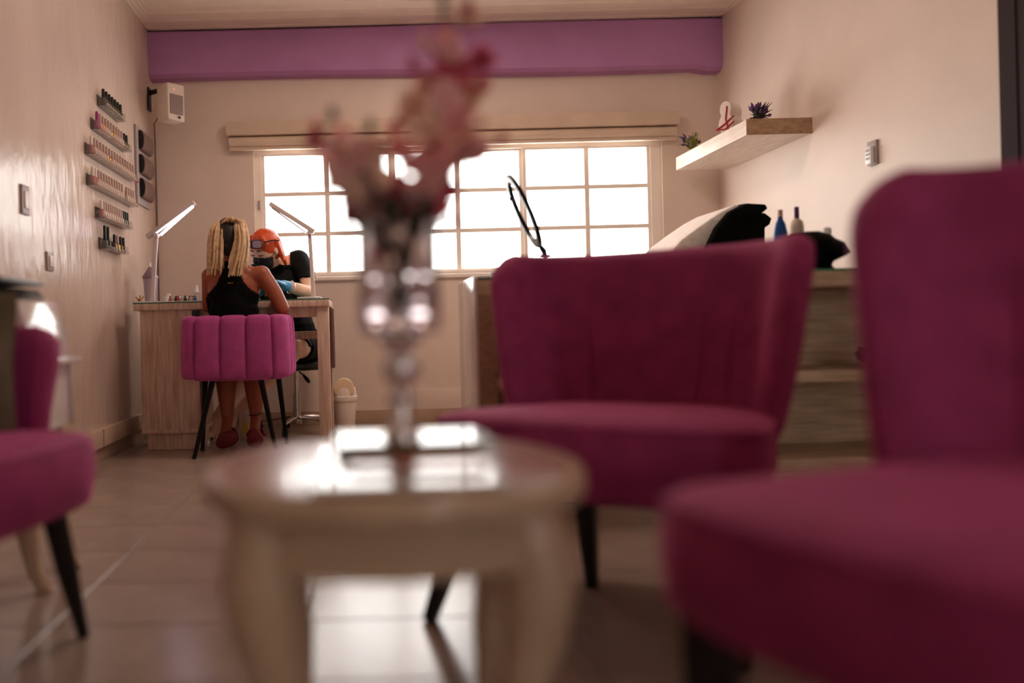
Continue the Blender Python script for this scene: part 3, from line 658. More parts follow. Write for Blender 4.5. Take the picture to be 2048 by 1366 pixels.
# orchid sprays: stem, leaves, blossoms (petals, centre)
rnd = random.Random(11)
def petal_mb(mb, c, n, u, length, wid, cup):
    v_ = n.cross(u); rows = []
    for i in range(6):
        s = i / 5; wd = wid * (math.sin(math.pi * min(.999, s * .92 + .06)) ** .7); z_ = cup * s * s * length
        rows.append([c + u * (length * s) + v_ * (wd * q) + n * (z_ - abs(q) * wd * .25 + .0012) for q in (-1, -.5, 0, .5, 1)] + [c + u * (length * s) + v_ * (wd * q) + n * (z_ - abs(q) * wd * .25 - .0012) for q in (1, .5, 0, -.5, -1)])
    mb.rings(rows)
def blossom(parent, c, r, m, n=None, k=5):
    n = (n or V((rnd.uniform(-.6, .6), -1 + rnd.uniform(-.2, .8), rnd.uniform(-.3, .5)))).normalized()
    u0 = n.orthogonal().normalized(); b = MB(); a0 = rnd.random() * 6
    for i in range(k):
        u = Matrix.Rotation(a0 + 2 * math.pi * i / k, 3, n) @ u0; petal_mb(b, c, n, u, r * rnd.uniform(.95, 1.25), r * .55, rnd.uniform(.1, .5))
    o = build('blossom', b, m, parent, angle=80)
    build('centre', MB().ball(c + n * r * .12, r * .16, 8), M['petalred'] if m is not M['petalred'] else M['stem'], o)
def bud(parent, c, r, m, d=V((0, 0, 1))):
    q = d.to_track_quat('Z', 'Y').to_matrix()
    build('bud', MB().lathe([(r * .1, -r), (r * .7, -r * .5), (r * .8, 0), (r * .5, r * .8), (r * .08, r * 1.3)], c, 10, M=q), m, parent)
def spray(label, path, blooms, buds, leaves=()):
    base = V((vx + rnd.uniform(-.02, .02), vy + rnd.uniform(-.02, .02), zp + .02))
    pts = [base] + [at(u, v, vy + y_) for u, v, y_ in path]; tip = pts[-1]
    t = thing('orchid_spray', label, 'flowers', base, group=None)
    fine = []
    for i in range(len(pts) - 1):
        for q in range(4): fine.append(pts[i].lerp(pts[i + 1], q / 4))
    fine.append(pts[-1])
    build('stem', MB().tube(fine, [.0042 - .0022 * i / len(fine) for i in range(len(fine))], 6), M['stem'], t)
    def twig(c):
        p = min(fine, key=lambda q: (q - c).length + (.03 if q.z > c.z else 0))
        build('twig', MB().tube([p, p.lerp(c, .5) + V((0, 0, -.004)), c], .0015, 5), M['stem'], t)
    for u, v, r, mk, y_ in blooms:
        c = at(u, v, vy + y_); twig(c); blossom(t, c, r * 1.1 / FPX, M[mk])
    for u, v, r, mk, y_ in buds:
        c = at(u, v, vy + y_); twig(c); bud(t, c, r * 1.1 / FPX, M[mk])
    for u, v, u2, v2, w_ in leaves:
        a_, b_ = at(u, v, vy), at(u2, v2, vy - .01); q = MB(); petal_mb(q, a_, V((.2, -1, .2)).normalized(), (b_ - a_).normalized(), (b_ - a_).length, w_ * 1.1 / FPX, .05); build('leaf', q, M['leafdark'], t)
spray('tallest pink orchid spray, reaching past the top of the purple beam', [(808, 520, 0), (830, 400, .01), (862, 280, .01), (880, 150, 0), (888, -10, 0)],
      [(893, 95, 36, 'petal', -.01), (850, 88, 30, 'petalpeach', .01), (912, 140, 40, 'petalred', .0), (935, 35, 26, 'petalpeach', .0), (890, 190, 36, 'petal', -.02), (940, 190, 34, 'petalpeach', .02), (822, 212, 42, 'petalpeach', .0), (905, 250, 44, 'petal', -.01), (868, 300, 40, 'petal', .01), (962, 118, 26, 'petalred', .01), (872, 335, 40, 'petal', -.02), (848, 160, 26, 'petal', .02), (925, 215, 30, 'petal', .03), (800, 250, 30, 'petal', .01), (845, 258, 34, 'petalpeach', -.02), (930, 285, 34, 'petalpeach', .01), (905, 70, 24, 'petal', .03), (980, 120, 14, 'petalred', .0)],
      [(826, 132, 15, 'petalred', 0), (966, 168, 19, 'petalred', 0), (938, 14, 14, 'petalred', 0), (942, 47, 11, 'petalred', 0), (886, 5, 14, 'leafdark', 0), (965, 246, 10, 'petalred', 0)],
      [(868, 240, 892, 200, 12), (856, 200, 866, 165, 11)])
spray('pink orchid spray arching left of the vase before the window', [(795, 520, 0), (770, 430, -.01), (735, 350, -.02), (690, 300, -.02), (640, 272, -.02)],
      [(690, 318, 52, 'petal', -.02), (722, 345, 56, 'petalpeach', -.01), (705, 375, 34, 'petal', .0), (745, 305, 32, 'petalred', .0), (680, 350, 34, 'petal', .02), (725, 310, 40, 'petalpeach', .02), (628, 282, 20, 'petalred', -.02), (766, 395, 40, 'petalred', .01), (745, 430, 34, 'petal', .02), (712, 420, 36, 'petalred', .02), (735, 395, 38, 'petalred', .03), (700, 345, 40, 'petalpeach', .0)],
      [(665, 228, 13, 'leafdark', -.02), (741, 252, 13, 'leafdark', -.02), (630, 255, 14, 'petalred', -.02), (652, 378, 8, 'petalred', -.01), (690, 458, 14, 'petalred', 0)],
      [(800, 470, 770, 400, 18), (790, 520, 735, 455, 12)])
spray('short pink orchid spray leaning right over the vase rim', [(818, 520, 0), (850, 430, .0), (885, 370, -.01), (930, 310, -.02), (975, 290, -.02)],
      [(955, 300, 34, 'petal', -.02), (880, 380, 36, 'petalred', .01), (845, 380, 38, 'petal', -.01), (915, 315, 26, 'petal', .02), (862, 415, 38, 'petalred', .02), (815, 405, 40, 'petalred', .02), (985, 345, 26, 'petal', -.02), (830, 330, 34, 'petal', .0), (790, 385, 40, 'petalred', .03), (850, 440, 36, 'petalred', .03), (800, 300, 30, 'petal', .02)],
      [(1005, 278, 14, 'petalred', -.02), (928, 441, 12, 'petalred', 0), (900, 440, 11, 'petalred', 0), (805, 355, 14, 'petalred', 0)],
      [(820, 500, 850, 440, 14), (812, 640, 800, 500, 10)])
spray('drooping crimson orchid spray bunched inside the vase', [(790, 600, .01), (775, 530, .01), (765, 460, .02)],
      [(790, 440, 34, 'petalred', .02), (760, 520, 24, 'petal', .01), (835, 470, 26, 'petal', .015)], [(720, 452, 12, 'petalred', .0)], [(795, 560, 828, 505, 14), (770, 520, 740, 440, 14), (820, 480, 870, 410, 13)])
spr = [o for o in C.objects if o.name.startswith('orchid_spray')][-1]
for u, v, r_ in ((710, 413, 9), (744, 432, 11), (765, 393, 10), (768, 450, 8), (838, 400, 12), (862, 395, 9), (725, 470, 9), (760, 482, 10), (806, 486, 9), (846, 468, 11), (870, 480, 9), (690, 395, 7)):  # added clear beads, imitating bright window gaps between the petals
    build('glint_bead', MB().ball(at(u, v, vy - .045), r_ * .9 * 1.05 / FPX, 14), M['marble'], spr)

# ------------------------------------------------------------------ manicure desk
DX0, DX1, DY0, DY1, DZ = at(265, 606, 4.2).x, at(658, 600, 4.2).x, 4.2, 4.62, .782
t = thing('manicure_desk', 'whitewashed wooden manicure desk with glass top and left cabinet', 'desk', ((DX0 + DX1) / 2, 4.41, 0))
build('desk_top', MB().box((DX0, DY0, .74), (DX1, DY1, DZ - .006)), M['whitewash'], t, bevel=.004)
build('glass_top', MB().box((DX0, DY0, DZ - .006), (DX1, DY1, DZ)), M['greenglass'], t, bevel=.001)
cx1 = at(396, 700, 4.2).x; cx0 = DX0 + .03
build('cabinet', MB().box((cx0, DY0 + .02, .09), (cx1, DY1 - .02, .74)), M['whitewash'], t, bevel=.004)
build('plinth', MB().box((cx0 + .02, DY0 + .035, 0), (cx1 - .015, DY1 - .03, .09)), M['whitewash'], t, bevel=.006)
build('cabinet_foot_rail', MB().box((cx0 - .003, DY0 + .012, .088), (cx1 + .003, DY1 - .012, .112)), M['whitewash'], t, bevel=.008)
for yy in (DY0 + .015, DY1 - .075):
    build('leg', MB().tube([(DX1 - .036, yy + .03, .74), (DX1 - .036, yy + .03, .06), (DX1 - .036, yy + .03, .05), (DX1 - .036, yy + .03, 0)], [.045, .043, .03, .028], 4, rot=math.pi / 4), M['whitewash'], t, bevel=.003)
build('front_rail', MB().box((cx1, DY0 + .03, .685), (DX1 - .06, DY0 + .05, .74)), M['whitewash'], t, bevel=.002)
build('back_rail', MB().box((cx1, DY1 - .05, .565), (DX1 - .06, DY1 - .03, .61)), M['whitewash'], t, bevel=.002)
build('side_board', MB().box((DX1 - .003, DY1 - .14, .40), (DX1 + .012, DY1 - .02, .735)), M['brown'], t, bevel=.002)
build('hook_bracket', MB().box((cx1 - .03, DY0 + .004, .695), (cx1 + .008, DY0 + .022, .735)), M['black'], t, bevel=.004)
dz = DZ + .0005
def desk_lamp(label, foot, elbow, tip, back, lit, Yl, powered):
    f = at(*foot, Yl); f.z = dz; e = at(*elbow, Yl); tp = at(*tip, Yl); bk_ = at(*back, Yl)
    t = thing('desk_lamp', label, 'lamp', f)
    build('base', MB().box((f.x - .085, Yl - .07, dz), (f.x + .045, Yl + .07, dz + .014)), M['lampwhite'], t, bevel=.006)
    build('stem', MB().tube([f + V((0, 0, .012)), f + V((0, 0, .05)), e], [.018, .015, .014], 4, rot=math.pi / 4), M['lampwhite'], t, bevel=.002)
    ax_ = (tp - bk_).normalized(); up = V((0, 1, 0)).cross(ax_).normalized()
    if up.z > 0: up = -up
    mb = MB()
    def bar(a, b_, w_, th, off): return [a + V((0, sgn * w_, 0)) + up * (off + q * th) for sgn, q in ((-1, 0), (1, 0), (1, 1), (-1, 1))], [b_ + V((0, sgn * w_, 0)) + up * (off + q * th) for sgn, q in ((-1, 0), (1, 0), (1, 1), (-1, 1))]
    build('lamp_head', MB().rings(list(bar(bk_, tp, .026, .022, -.008))), M['lampwhite'], t, bevel=.002)
    build('light_strip', MB().rings(list(bar(e.lerp(tp, .06), e.lerp(tp, .93), .018, .006, .012))), M['led'] if lit else M['purewhite'], t, smooth=False)
    build('hinge', MB().tube([e + V((0, -.024, -.004)), e + V((0, .024, -.004))], .012, 10), M['lampwhite'], t)
    return t
lamp_l = desk_lamp('lit white folding desk lamp on the left end of manicure desk', (306, 602), (313, 470), (388, 404), (294, 474), True, 4.45, True)
lamp_r = desk_lamp('unlit white folding desk lamp on the right end of manicure desk', (627, 598), (619, 464), (541, 407), (629, 463), False, 4.40, False)
def lathe_thing(name, label, cat, u, Y, parts, sq=1, group=None):
    x = at(u, 600, Y).x; t = thing(name, label, cat, (x, Y, dz), group=group)
    for nm, prof, m in parts: build(nm, MB().lathe(prof, (x, Y, dz), 20), m, t)
    return t
lathe_thing('tumbler', 'lilac tumbler with pointed mauve lid behind the left lamp', 'tumbler', 302, 4.55, [('cup', [(.005, 0), (.030, 0), (.033, .01), (.042, .155), (.003, .155)], M['tumbler']), ('lid', [(.004, .15), (.046, .15), (.044, .162), (.022, .195), (.008, .215), (.002, .217)], M['lilacgrey']), ('straw', [(.001, .21), (.005, .21), (.005, .24), (.001, .24)], M['purewhite'])])
lathe_thing('jar', 'small clear white jar on desk between lamp and client', 'jar', 334, 4.45, [('body', [(.004, 0), (.019, 0), (.02, .004), (.02, .042), (.003, .042)], M['purewhite']), ('lid', [(.003, .041), (.021, .041), (.021, .056), (.003, .056)], M['white'])])
lathe_thing('spray_bottle', 'clear spray bottle with white pump on the manicure desk', 'bottle', 394, 4.42, [('body', [(.004, 0), (.017, 0), (.018, .004), (.018, .048), (.008, .058), (.003, .058)], M['acrylic']), ('pump', [(.003, .057), (.010, .057), (.010, .07), (.007, .075), (.007, .095), (.003, .097)], M['purewhite']), ('sticker', [(.003, .004), (.0185, .004), (.0185, .014), (.003, .014)], M['pink'])])
x = at(279, 602, 4.4).x
t = thing('ornament', 'tiny brass twig ornament at left desk corner', 'ornament', (x, 4.4, dz)); 
build('foot', MB().lathe([(.002, 0), (.026, 0), (.024, .005), (.002, .006)], (x, 4.4, dz), 16), M['leaf'], t)
b = MB()
for a, hgt in ((-.5, .04), (.1, .048), (.6, .042), (-.15, .03)): b.tube([(x, 4.4, dz + .004), (x + math.sin(a) * hgt * .5, 4.4, dz + hgt * .6), (x + math.sin(a) * hgt, 4.4, dz + hgt)], [.004, .0025, .004], 6)
build('twig', b, M['gold'], t)
tag(build('towel_pad', MB().box((at(322, 600, 4.35).x, 4.26, dz), (at(412, 600, 4.35).x, 4.40, dz + .006)), M['towel'], bevel=.003), 'white work towel spread on left half of desk', 'towel')
b = MB(); tc_ = at(362, 590, 4.34)
for i in range(7):
    a = i * .9; b.rings([[V((tc_.x + math.cos(a) * s * .045 + q * .012 * math.sin(a), 4.34 + math.sin(a) * s * .03 + q * .012 * math.cos(a), dz + .007 + .024 * math.sin(s * 2.6) + e * .002)) for q, e in ((-1, 0), (1, 0), (1, 1), (-1, 1))] for s in (0, .3, .6, .9, 1.1)])
tag(build('tissue', b, M['towel'], angle=70), 'crumpled white tissue on the desk towel beside the client', 'tissue')
i = 0
for u, mk, nm in ((342, 'pk_rose', 'rose'), (351, 'leafdark', 'dark green'), (372, 'leaf', 'olive'), (378, 'tee', 'charcoal'), (382, 'pk_pale', 'pale'), (384, 'gold', 'golden'), (358, 'petalred', 'crimson'), (389, 'blue', 'blue')):
    pp = at(u, 600, 4.29); tag(build('polish_bottle', MB().lathe([(.003, 0), (.009, 0), (.0095, .003), (.0095, .014), (.005, .018), (.0055, .028), (.002, .029)], (pp.x, 4.275 + (i % 2) * .03, dz + .006), 12), M[mk], loc=(pp.x, 4.275 + (i % 2) * .03, dz + .006)), '%s mini polish bottle on the desk towel' % nm, 'bottle'); i += 1
build('power_cord', MB().tube([at(268, 606, 4.62), at(263, 640, 4.66), at(262, 690, 4.68), at(266, 722, 4.68), at(276, 730, 4.64)], .0025, 6), M['white'], lamp_l)
build('power_cord', MB().tube([at(657, 598, 4.62), at(664, 603, 4.68), at(669, 640, 4.7), at(674, 690, 4.72), at(672, 728, 4.74)], .0025, 6), M['white'], lamp_r)
# bin
bx = at(689, 800, 4.72).x
t = thing('swing_bin', 'cream plastic swing top bin beside the desk leg', 'bin', (bx, 4.72, 0))
build('bucket', MB().lathe([(.01, 0), (.052, 0), (.056, .006), (.070, .195), (.076, .196), (.078, .205), (.078, .222), (.072, .226), (.01, .226)], (bx, 4.72, 0), 28), M['white'], t)
build('hood', MB().lathe([(.01, .22), (.073, .222), (.071, .245), (.066, .27), (.062, .272), (.01, .272)], (bx, 4.72, 0), 28), M['white'], t)
fl_ = [V((bx + .060 * math.cos(a), 4.66, .255 + .075 * math.sin(a))) for a in [math.pi * i / 16 for i in range(17)]] + [V((bx - .052, 4.655, .235)), V((bx + .052, 4.655, .235))]
build('swing_flap', MB().prism(fl_, (0, .045, 0)), M['creamplastic'], t, bevel=.005, angle=50)
# canister behind the client's legs
cxp = at(492, 830, 4.6).x
t = thing('canister', 'white plastic canister with yellow sticker on floor under desk', 'canister', (cxp + .02, 4.60, 0))
build('body', MB().lathe([(.01, 0), (.058, 0), (.06, .01), (.06, .15), (.03, .175), (.01, .175)], (cxp + .02, 4.60, 0), 20), M['white'], t)
build('sticker', MB().box((cxp - .012, 4.535, .04), (cxp + .016, 4.55, .10)), mat('yellow_sticker', (226, 190, 90), .5), t)
build('cap', MB().lathe([(.005, .17), (.025, .172), (.025, .2), (.005, .2)], (cxp + .02, 4.60, 0), 16), M['purewhite'], t)

# ------------------------------------------------------------------ tub chair of the client (channel back toward us)
kx = at(470, 700, 3.95).x; ky = 4.13
t = thing('channel_chair', 'bright magenta channel tufted tub chair at the manicure desk', 'chair', (kx, ky, 0), 0)
zb_, zt_ = .385, .70; hw, dp = .262, .235
def plan(s):   # s in [-1,1]: U from left front around the back to right front; returns point and outward normal
    seg = [(-hw, .20), (-hw, -.11), None, None]
    Ls, rad = .25, .10; straight = 2 * (hw - rad); arc = rad * math.pi / 2; tot = 2 * Ls + 2 * arc + straight
    d_ = (s + 1) / 2 * tot; yb = -dp
    if d_ < Ls: return V((-hw, yb + rad + Ls - d_, 0)), V((-1, 0, 0))
    d_ -= Ls
    if d_ < arc:
        a = d_ / rad; return V((-hw + rad - rad * math.cos(a), yb + rad - rad * math.sin(a), 0)), V((-math.cos(a), -math.sin(a), 0))
    d_ -= arc
    if d_ < straight: return V((-hw + rad + d_, yb, 0)), V((0, -1, 0))
    d_ -= straight
    if d_ < arc:
        a = d_ / rad; return V((hw - rad + rad * math.sin(a), yb + rad - rad * math.cos(a), 0)), V((math.sin(a), -math.cos(a), 0))
    d_ -= arc; return V((hw, yb + rad + d_, 0)), V((1, 0, 0))
NCH = 9
for c_ in range(NCH):
    rows = []; NN = 10
    for i in range(NN + 1):
        q = i / NN; s = -1 + 2 * (c_ + q) / NCH; p_, n_ = plan(max(-1, min(1, s))); bul = math.sqrt(max(0, 1 - (2 * q - 1) ** 2)) ** .6
        loop = []
        for k2 in range(20):
            a = 2 * math.pi * k2 / 20; ca, sa = math.cos(a), math.sin(a)
            oz = math.copysign(abs(sa) ** .28, sa); oo = math.copysign(abs(ca) ** .5, ca)
            thick = .026 + .020 * bul; hgt = (zt_ - zb_) / 2 - .010 * (1 - bul)
            tap = 1.0 - .0 * oz
            loop.append(V((kx, ky, (zb_ + zt_) / 2)) + p_ * (1 + .015 * (-oz)) + n_ * (oo * thick - .03) + V((0, 0, oz * hgt)))
        rows.append(loop)
    build('channel', MB().rings(rows), M['pink'], t, angle=70)
build('seat', MB().rings([[V((kx + x * .232 * k3, ky + y * .2 * k3 + .03, z_)) for x, y in [(math.copysign(abs(math.cos(a)) ** .4, math.cos(a)), math.copysign(abs(math.sin(a)) ** .4, math.sin(a))) for a in [2 * math.pi * i / 32 for i in range(32)]]] for z_, k3 in ((.375, .94), (.38, 1), (.45, 1.0), (.465, .95), (.47, .8))]), M['pink'], t, angle=60)
for top, foot, Yt, Yf in (((428, 755), (388, 918), 4.0, None), ((520, 755), (553, 906), 4.0, None), ((411, 755), (405, 902), 4.25, None), ((556, 755), (574, 888), 4.25, None)):
    a, b_ = ab(*foot); Yq = H / b_; f = at(*foot, Yq); f.z = 0; tp = at(*top, Yt); tp.z = .40
    build('leg', MB().tube([tp, f], [.0155, .0105], 10), M['blackmetal'], t)

# ------------------------------------------------------------------ people
def capsule(mb, p0, r0, p1, r1, n=14):
    p0, p1 = V(p0), V(p1); mb.ball(p0, r0, n); mb.ball(p1, r1, n); mb.tube([p0, p1], [r0, r1], n)
def fuse(mb, voxel, smooth=6):
    me = bpy.data.meshes.new('tmp'); me.from_pydata([tuple(p) for p in mb.v], [], mb.f)
    bm = bmesh.new(); bm.from_mesh(me); bmesh.ops.recalc_face_normals(bm, faces=bm.faces); bm.to_mesh(me); bm.free()
    ob = bpy.data.objects.new('tmp', me); C.objects.link(ob)
    m1 = ob.modifiers.new('r', 'REMESH'); m1.mode = 'VOXEL'; m1.voxel_size = voxel
    m2 = ob.modifiers.new('s', 'SMOOTH'); m2.iterations = smooth; m2.factor = .5
    dg = bpy.context.evaluated_depsgraph_get(); ev = ob.evaluated_get(dg); em = ev.to_mesh()
    out = MB(); out.v = [v.co.copy() for v in em.vertices]; out.f = [tuple(p.vertices) for p in em.polygons]; out.n = [v.normal.copy() for v in em.vertices]
    ev.to_mesh_clear(); bpy.data.objects.remove(ob); bpy.data.meshes.remove(me); return out
def cloth(body, cond, off):
    keep = [f for f in body.f if all(cond(body.v[i]) for i in f)]
    idx = {}; o = MB(); used = []
    for f in keep:
        for i in f:
            if i not in idx: idx[i] = len(used); used.append(i)
    n = len(used); edges = {}
    for f in keep:
        for a, b_ in zip(f, f[1:] + f[:1]):
            k_ = (min(a, b_), max(a, b_)); edges.setdefault(k_, []).append((a, b_))
    o.v = [body.v[i] + body.n[i] * off for i in used] + [body.v[i] - body.n[i] * .004 for i in used]
    o.f = [tuple(idx[i] for i in f) for f in keep] + [tuple(n + idx[i] for i in f)[::-1] for f in keep]
    for k_, l in edges.items():
        if len(l) == 1: a, b_ = l[0]; o.f.append((idx[b_], idx[a], n + idx[a], n + idx[b_]))
    return o
def hand(mb, wrist, d, nrm, side, s=1.0, curl=.6):
    """palm and five fingers; d along the forearm, nrm out of the palm's back, side=+1/-1 thumb side"""
    d = d.normalized(); nrm = (nrm - d * nrm.dot(d)).normalized(); l = d.cross(nrm) * side
    for k in range(4):
        base = wrist + d * .075 * s + l * (.030 - .020 * k) * s; ln = (.040, .046, .043, .034)[k] * s
        capsule(mb, wrist + l * (.014 - .010 * k) * s, .015 * s, base, .0115 * s, 10)
        d1 = (d - nrm * curl * .6).normalized(); d2 = (d - nrm * curl * 1.6).normalized(); m_ = base + d1 * ln; e_ = m_ + d2 * ln * .75
        capsule(mb, base, .0105 * s, m_, .009 * s, 8); capsule(mb, m_, .009 * s, e_, .0075 * s, 8)
    tb_ = wrist + d * .02 * s + l * .02 * s; t1 = tb_ + (d * .6 + l * .7 - nrm * .3).normalized() * .038 * s; t2 = t1 + (d * .9 + l * .2 - nrm * .4).normalized() * .03 * s
    capsule(mb, tb_, .013 * s, t1, .0105 * s, 8); capsule(mb, t1, .0105 * s, t2, .0085 * s, 8)
# --- client, seen from behind
Yc = 4.07
t = thing('person', 'person with blond braids seated with back turned, in a black racerback top', 'person', (kx, ky, 0))
P = lambda u, v, Y=Yc: at(u, v, Y)
b = MB()
neck0, neck1, hd = P(468, 545), P(462, 508, Yc + .005), P(459, 479, Yc + .015)
hips = V((P(468, 700).x, Yc + .02, .545))
b.ball(hd, (.070, .088, .102), 18); b.ball(hd + V((0, .035, -.055)), (.052, .06, .055), 14)
capsule(b, neck0, .052, neck1, .046)
sL, sR = P(420, 552, Yc + .01), P(524, 549, Yc)
capsule(b, P(447, 552), .056, P(492, 550), .056); capsule(b, P(435, 556), .050, sL, .045); capsule(b, P(500, 554), .050, sR, .046)
b.ball(P(468, 580), (.135, .088, .13), 18); b.ball(P(468, 625), (.122, .080, .12), 18); capsule(b, P(468, 600), .095, hips, .11)
b.ball(hips, (.165, .11, .10), 18)
eR, wR = P(566, 618, Yc - .03), P(546, 590, 4.30); eL, wL = P(417, 612, 4.16), P(452, 598, 4.36)
capsule(b, sR, .044, P(549, 585, Yc - .015), .040); capsule(b, P(549, 585, Yc - .015), .040, eR, .035); capsule(b, eR, .035, wR, .024); hand(b, wR, V((-.25, 1, .1)), V((0, 0, 1)), 1, .9)
capsule(b, sL, .043, eL, .034); capsule(b, eL, .034, wL, .024); hand(b, wL, V((.5, 1, 0)), V((0, 0, 1)), -1, .9)
legs = []
for sg, kn, an, hl in ((-1, at(452, 690, 4.44), at(455, 838, 4.33), at(461, 862, 4.30)), (1, at(505, 690, 4.44), at(512, 832, 4.33), at(513, 858, 4.29))):
    hp = hips + V((sg * .085, .02, -.02)); kn.z = .50
    capsule(b, hp, .085, kn, .058)
    cf = kn.lerp(an, .38) + V((0, -.018, 0)); capsule(b, kn, .058, cf, .061); capsule(b, cf, .061, an, .033)
    toe = V((an.x + (.022 if sg < 0 else .008), 4.31, .03)); he = V((an.x, 4.235, .085)); capsule(b, an, .031, he + V((0, .03, .0)), .028); capsule(b, he + V((0, .03, 0)), .03, toe + V((0, .03, .005)), .026)
    legs.append((sg, an, he, toe))
body = fuse(b, .0065)
build('body', body, M['skin_tan'], t, angle=180)
xc = P(468, 570).x
def top_cond(p):
    if p.z < .56 or p.z > .975 or p.y > Yc + .16: return False
    dx = abs(p.x - P(466, 560).x)
    if p.z < .80: return dx < .148 and (p.y < Yc + .14)
    tab = [(.80, .142), (.83, .098), (.86, .070), (.90, .050), (.94, .036), (.985, .030)]
    for (z1, w1), (z2, w2) in zip(tab, tab[1:]):
        if z1 <= p.z <= z2: return dx < w1 + (w2 - w1) * (p.z - z1) / (z2 - z1)
    return False
build('tank_top', cloth(body, top_cond, .007), M['blackcloth'], t, angle=180)
build('shorts', cloth(body, lambda p: .40 < p.z < .60 and p.y < 4.32 and abs(p.x - hips.x) < .2, .008), M['blackcloth'], t, angle=180)
lg = MB(); lp = P(461, 566, Yc - .097)
for dx in (-.010, 0, .010): lg.box((lp.x + dx - .003, lp.y - .002, lp.z - .003), (lp.x + dx + .003, lp.y + .012, lp.z + .003))
build('back_logo', lg, M['gold'], t, smooth=False)
for sg, an, he, toe in legs:
    # slipper: sole tilted on its toe, the underside turned to the camera
    up = (he - toe); up.x *= .2; fw_ = up.normalized(); nrm = V((sg * .1, -.80, -.35)).normalized(); nrm = (nrm - fw_ * nrm.dot(fw_)).normalized(); sd = fw_.cross(nrm)
    ring = []
    c0 = V((an.x + (.012 if sg < 0 else .006), 4.222, .062))
    F = V((-.35 if sg < 0 else -.05, -.15, .9)).normalized(); N_ = V((0, -1, -.18)).normalized(); N_ = (N_ - F * N_.dot(F)).normalized(); S_ = F.cross(N_)
    for dd, kk in ((-.006, .9), (0, 1), (.018, 1), (.026, .85)):
        ring.append([c0 - N_ * dd + F * math.sin(a) * (.042 if sg < 0 else .050) * kk + S_ * math.cos(a) * ((.064 if sg < 0 else .043) - .008 * math.sin(a)) * kk for a in [2 * math.pi * i / 24 for i in range(24)]])
    mb_ = MB().rings(ring)
    low = min(p.z for p in mb_.v); mb_.v = [p - V((0, 0, low - .001)) for p in mb_.v]
    o = build('slipper', mb_, M['slipper'], t, angle=70)
    build('strap', MB().tube([c0 + V((-.045, .045, .0)), c0 + V((-.03, .075, .03)), c0 + V((.0, .09, .035)), c0 + V((.03, .075, .03)), c0 + V((.045, .045, .0))], .010, 8), M['slipper'], o)
an = legs[1][1]; q_ = legs[1][1] + V((0, 0, .012)); 
build('anklet', MB().tube([q_ + V((math.cos(a) * .036, math.sin(a) * .036, .006 * math.sin(a + 1))) for a in [2 * math.pi * i / 16 for i in range(17)]], .0028, 6), M['black'], t)
# hair: dark cap plus individual braids in two bunches
hc = MB(); hc.ball(hd + V((0, -.008, .012)), (.079, .092, .100), 20); hc.ball(hd + V((0, -.05, -.035)), (.040, .042, .055), 14)
build('hair_cap', hc, M['darkhair'], t)
rb_ = random.Random(4)
def braid(pts, r):
    fine = []
    for i in range(len(pts) - 1):
        for q in range(5): fine.append(pts[i].lerp(pts[i + 1], q / 5))
    fine.append(pts[-1])
    # smooth
    for _ in range(3): fine = [fine[0]] + [(fine[i - 1] + fine[i] * 2 + fine[i + 1]) / 4 for i in range(1, len(fine) - 1)] + [fine[-1]]
    build('braid', MB().tube(fine, [r * (1 + .13 * math.sin(i * 2.4)) * (1 if i < len(fine) - 3 else .75) for i in range(len(fine))], 7), M['blond'], t)
for i in range(20):   # left bunch
    q = i / 19; dep = Yc - .075 - .028 * rb_.random() + .07 * abs(q - .6)
    braid([P(446 + 8 * rb_.random() - 12 * (1 - q), 442 + 5 * rb_.random(), Yc - .02), P(423 + 24 * q, 452 + 6 * rb_.random(), dep + .01), P(416 + 28 * q + 2 * rb_.random(), 482, dep - .01), P(413 + 28 * q + 5 * rb_.random(), 520, dep - .02), P(412 + 27 * q + 7 * rb_.random(), 533 + 20 * rb_.random() - 3 * q, dep - .015)], .0057)
for i in range(24):   # right bunch
    q = i / 23; dep = Yc - .085 - .03 * rb_.random() + .07 * abs(q - .4)
    braid([P(466 + 12 * rb_.random() + 8 * q, 439 + 5 * rb_.random(), Yc - .02), P(470 + 23 * q, 450 + 6 * rb_.random(), dep + .01), P(470 + 27 * q + 2 * rb_.random(), 480, dep - .01), P(460 + 32 * q + 5 * rb_.random(), 516, dep - .025), P(450 + 35 * q + 8 * rb_.random(), 534 + 22 * rb_.random() - 4 * q, dep - .03)], .0057)
for i in range(9):    # knot on the crown
    a = i * .7; c_ = P(450 + 4 * i * .9, 442 - 4 * math.sin(i * .35), Yc - .055)
    braid([c_ + V((-.016 * math.cos(a), .0, -.012)), c_ + V((0, -.022, .006 * math.sin(a * 3))), c_ + V((.02 * math.cos(a), -.004, .012 * math.sin(a)))], .006)
braid([P(494, 455, Yc), P(498, 490, Yc + .02), P(497, 520, Yc + .02)], .004)

# --- technician facing us, bent over the desk
Yt = 4.72
t = thing('person', 'red haired person in black tee, face mask and blue gloves, bent over the desk', 'person', (at(590, 700, 4.85).x, 4.85, 0))
hdc = at(530, 497, 4.64)
Fd = V((-.50, -.74, -.46)).normalized(); U0 = V((-.10, -.30, .95)); Ud = (U0 - Fd * U0.dot(Fd)).normalized(); Sd = Fd.cross(Ud)    # Sd: image-left
Hm = Matrix((( -Sd.x, Fd.x, Ud.x), (-Sd.y, Fd.y, Ud.y), (-Sd.z, Fd.z, Ud.z)))     # local x to image-right, y forward, z up
L = lambda x, y, z: hdc + Hm @ V((x, y, z))
b = MB()
b.ball(hdc, (.070, .090, .098), 18, M=Hm); b.ball(L(0, .030, -.062), (.052, .055, .052), 14, M=Hm)
capsule(b, L(0, .083, -.012), .010, L(0, .100, -.038), .014, 8)      # nose
b.ball(L(.074, -.005, -.012), (.012, .020, .032), 10, M=Hm); b.ball(L(-.074, -.005, -.012), (.012, .020, .032), 10, M=Hm)   # ears
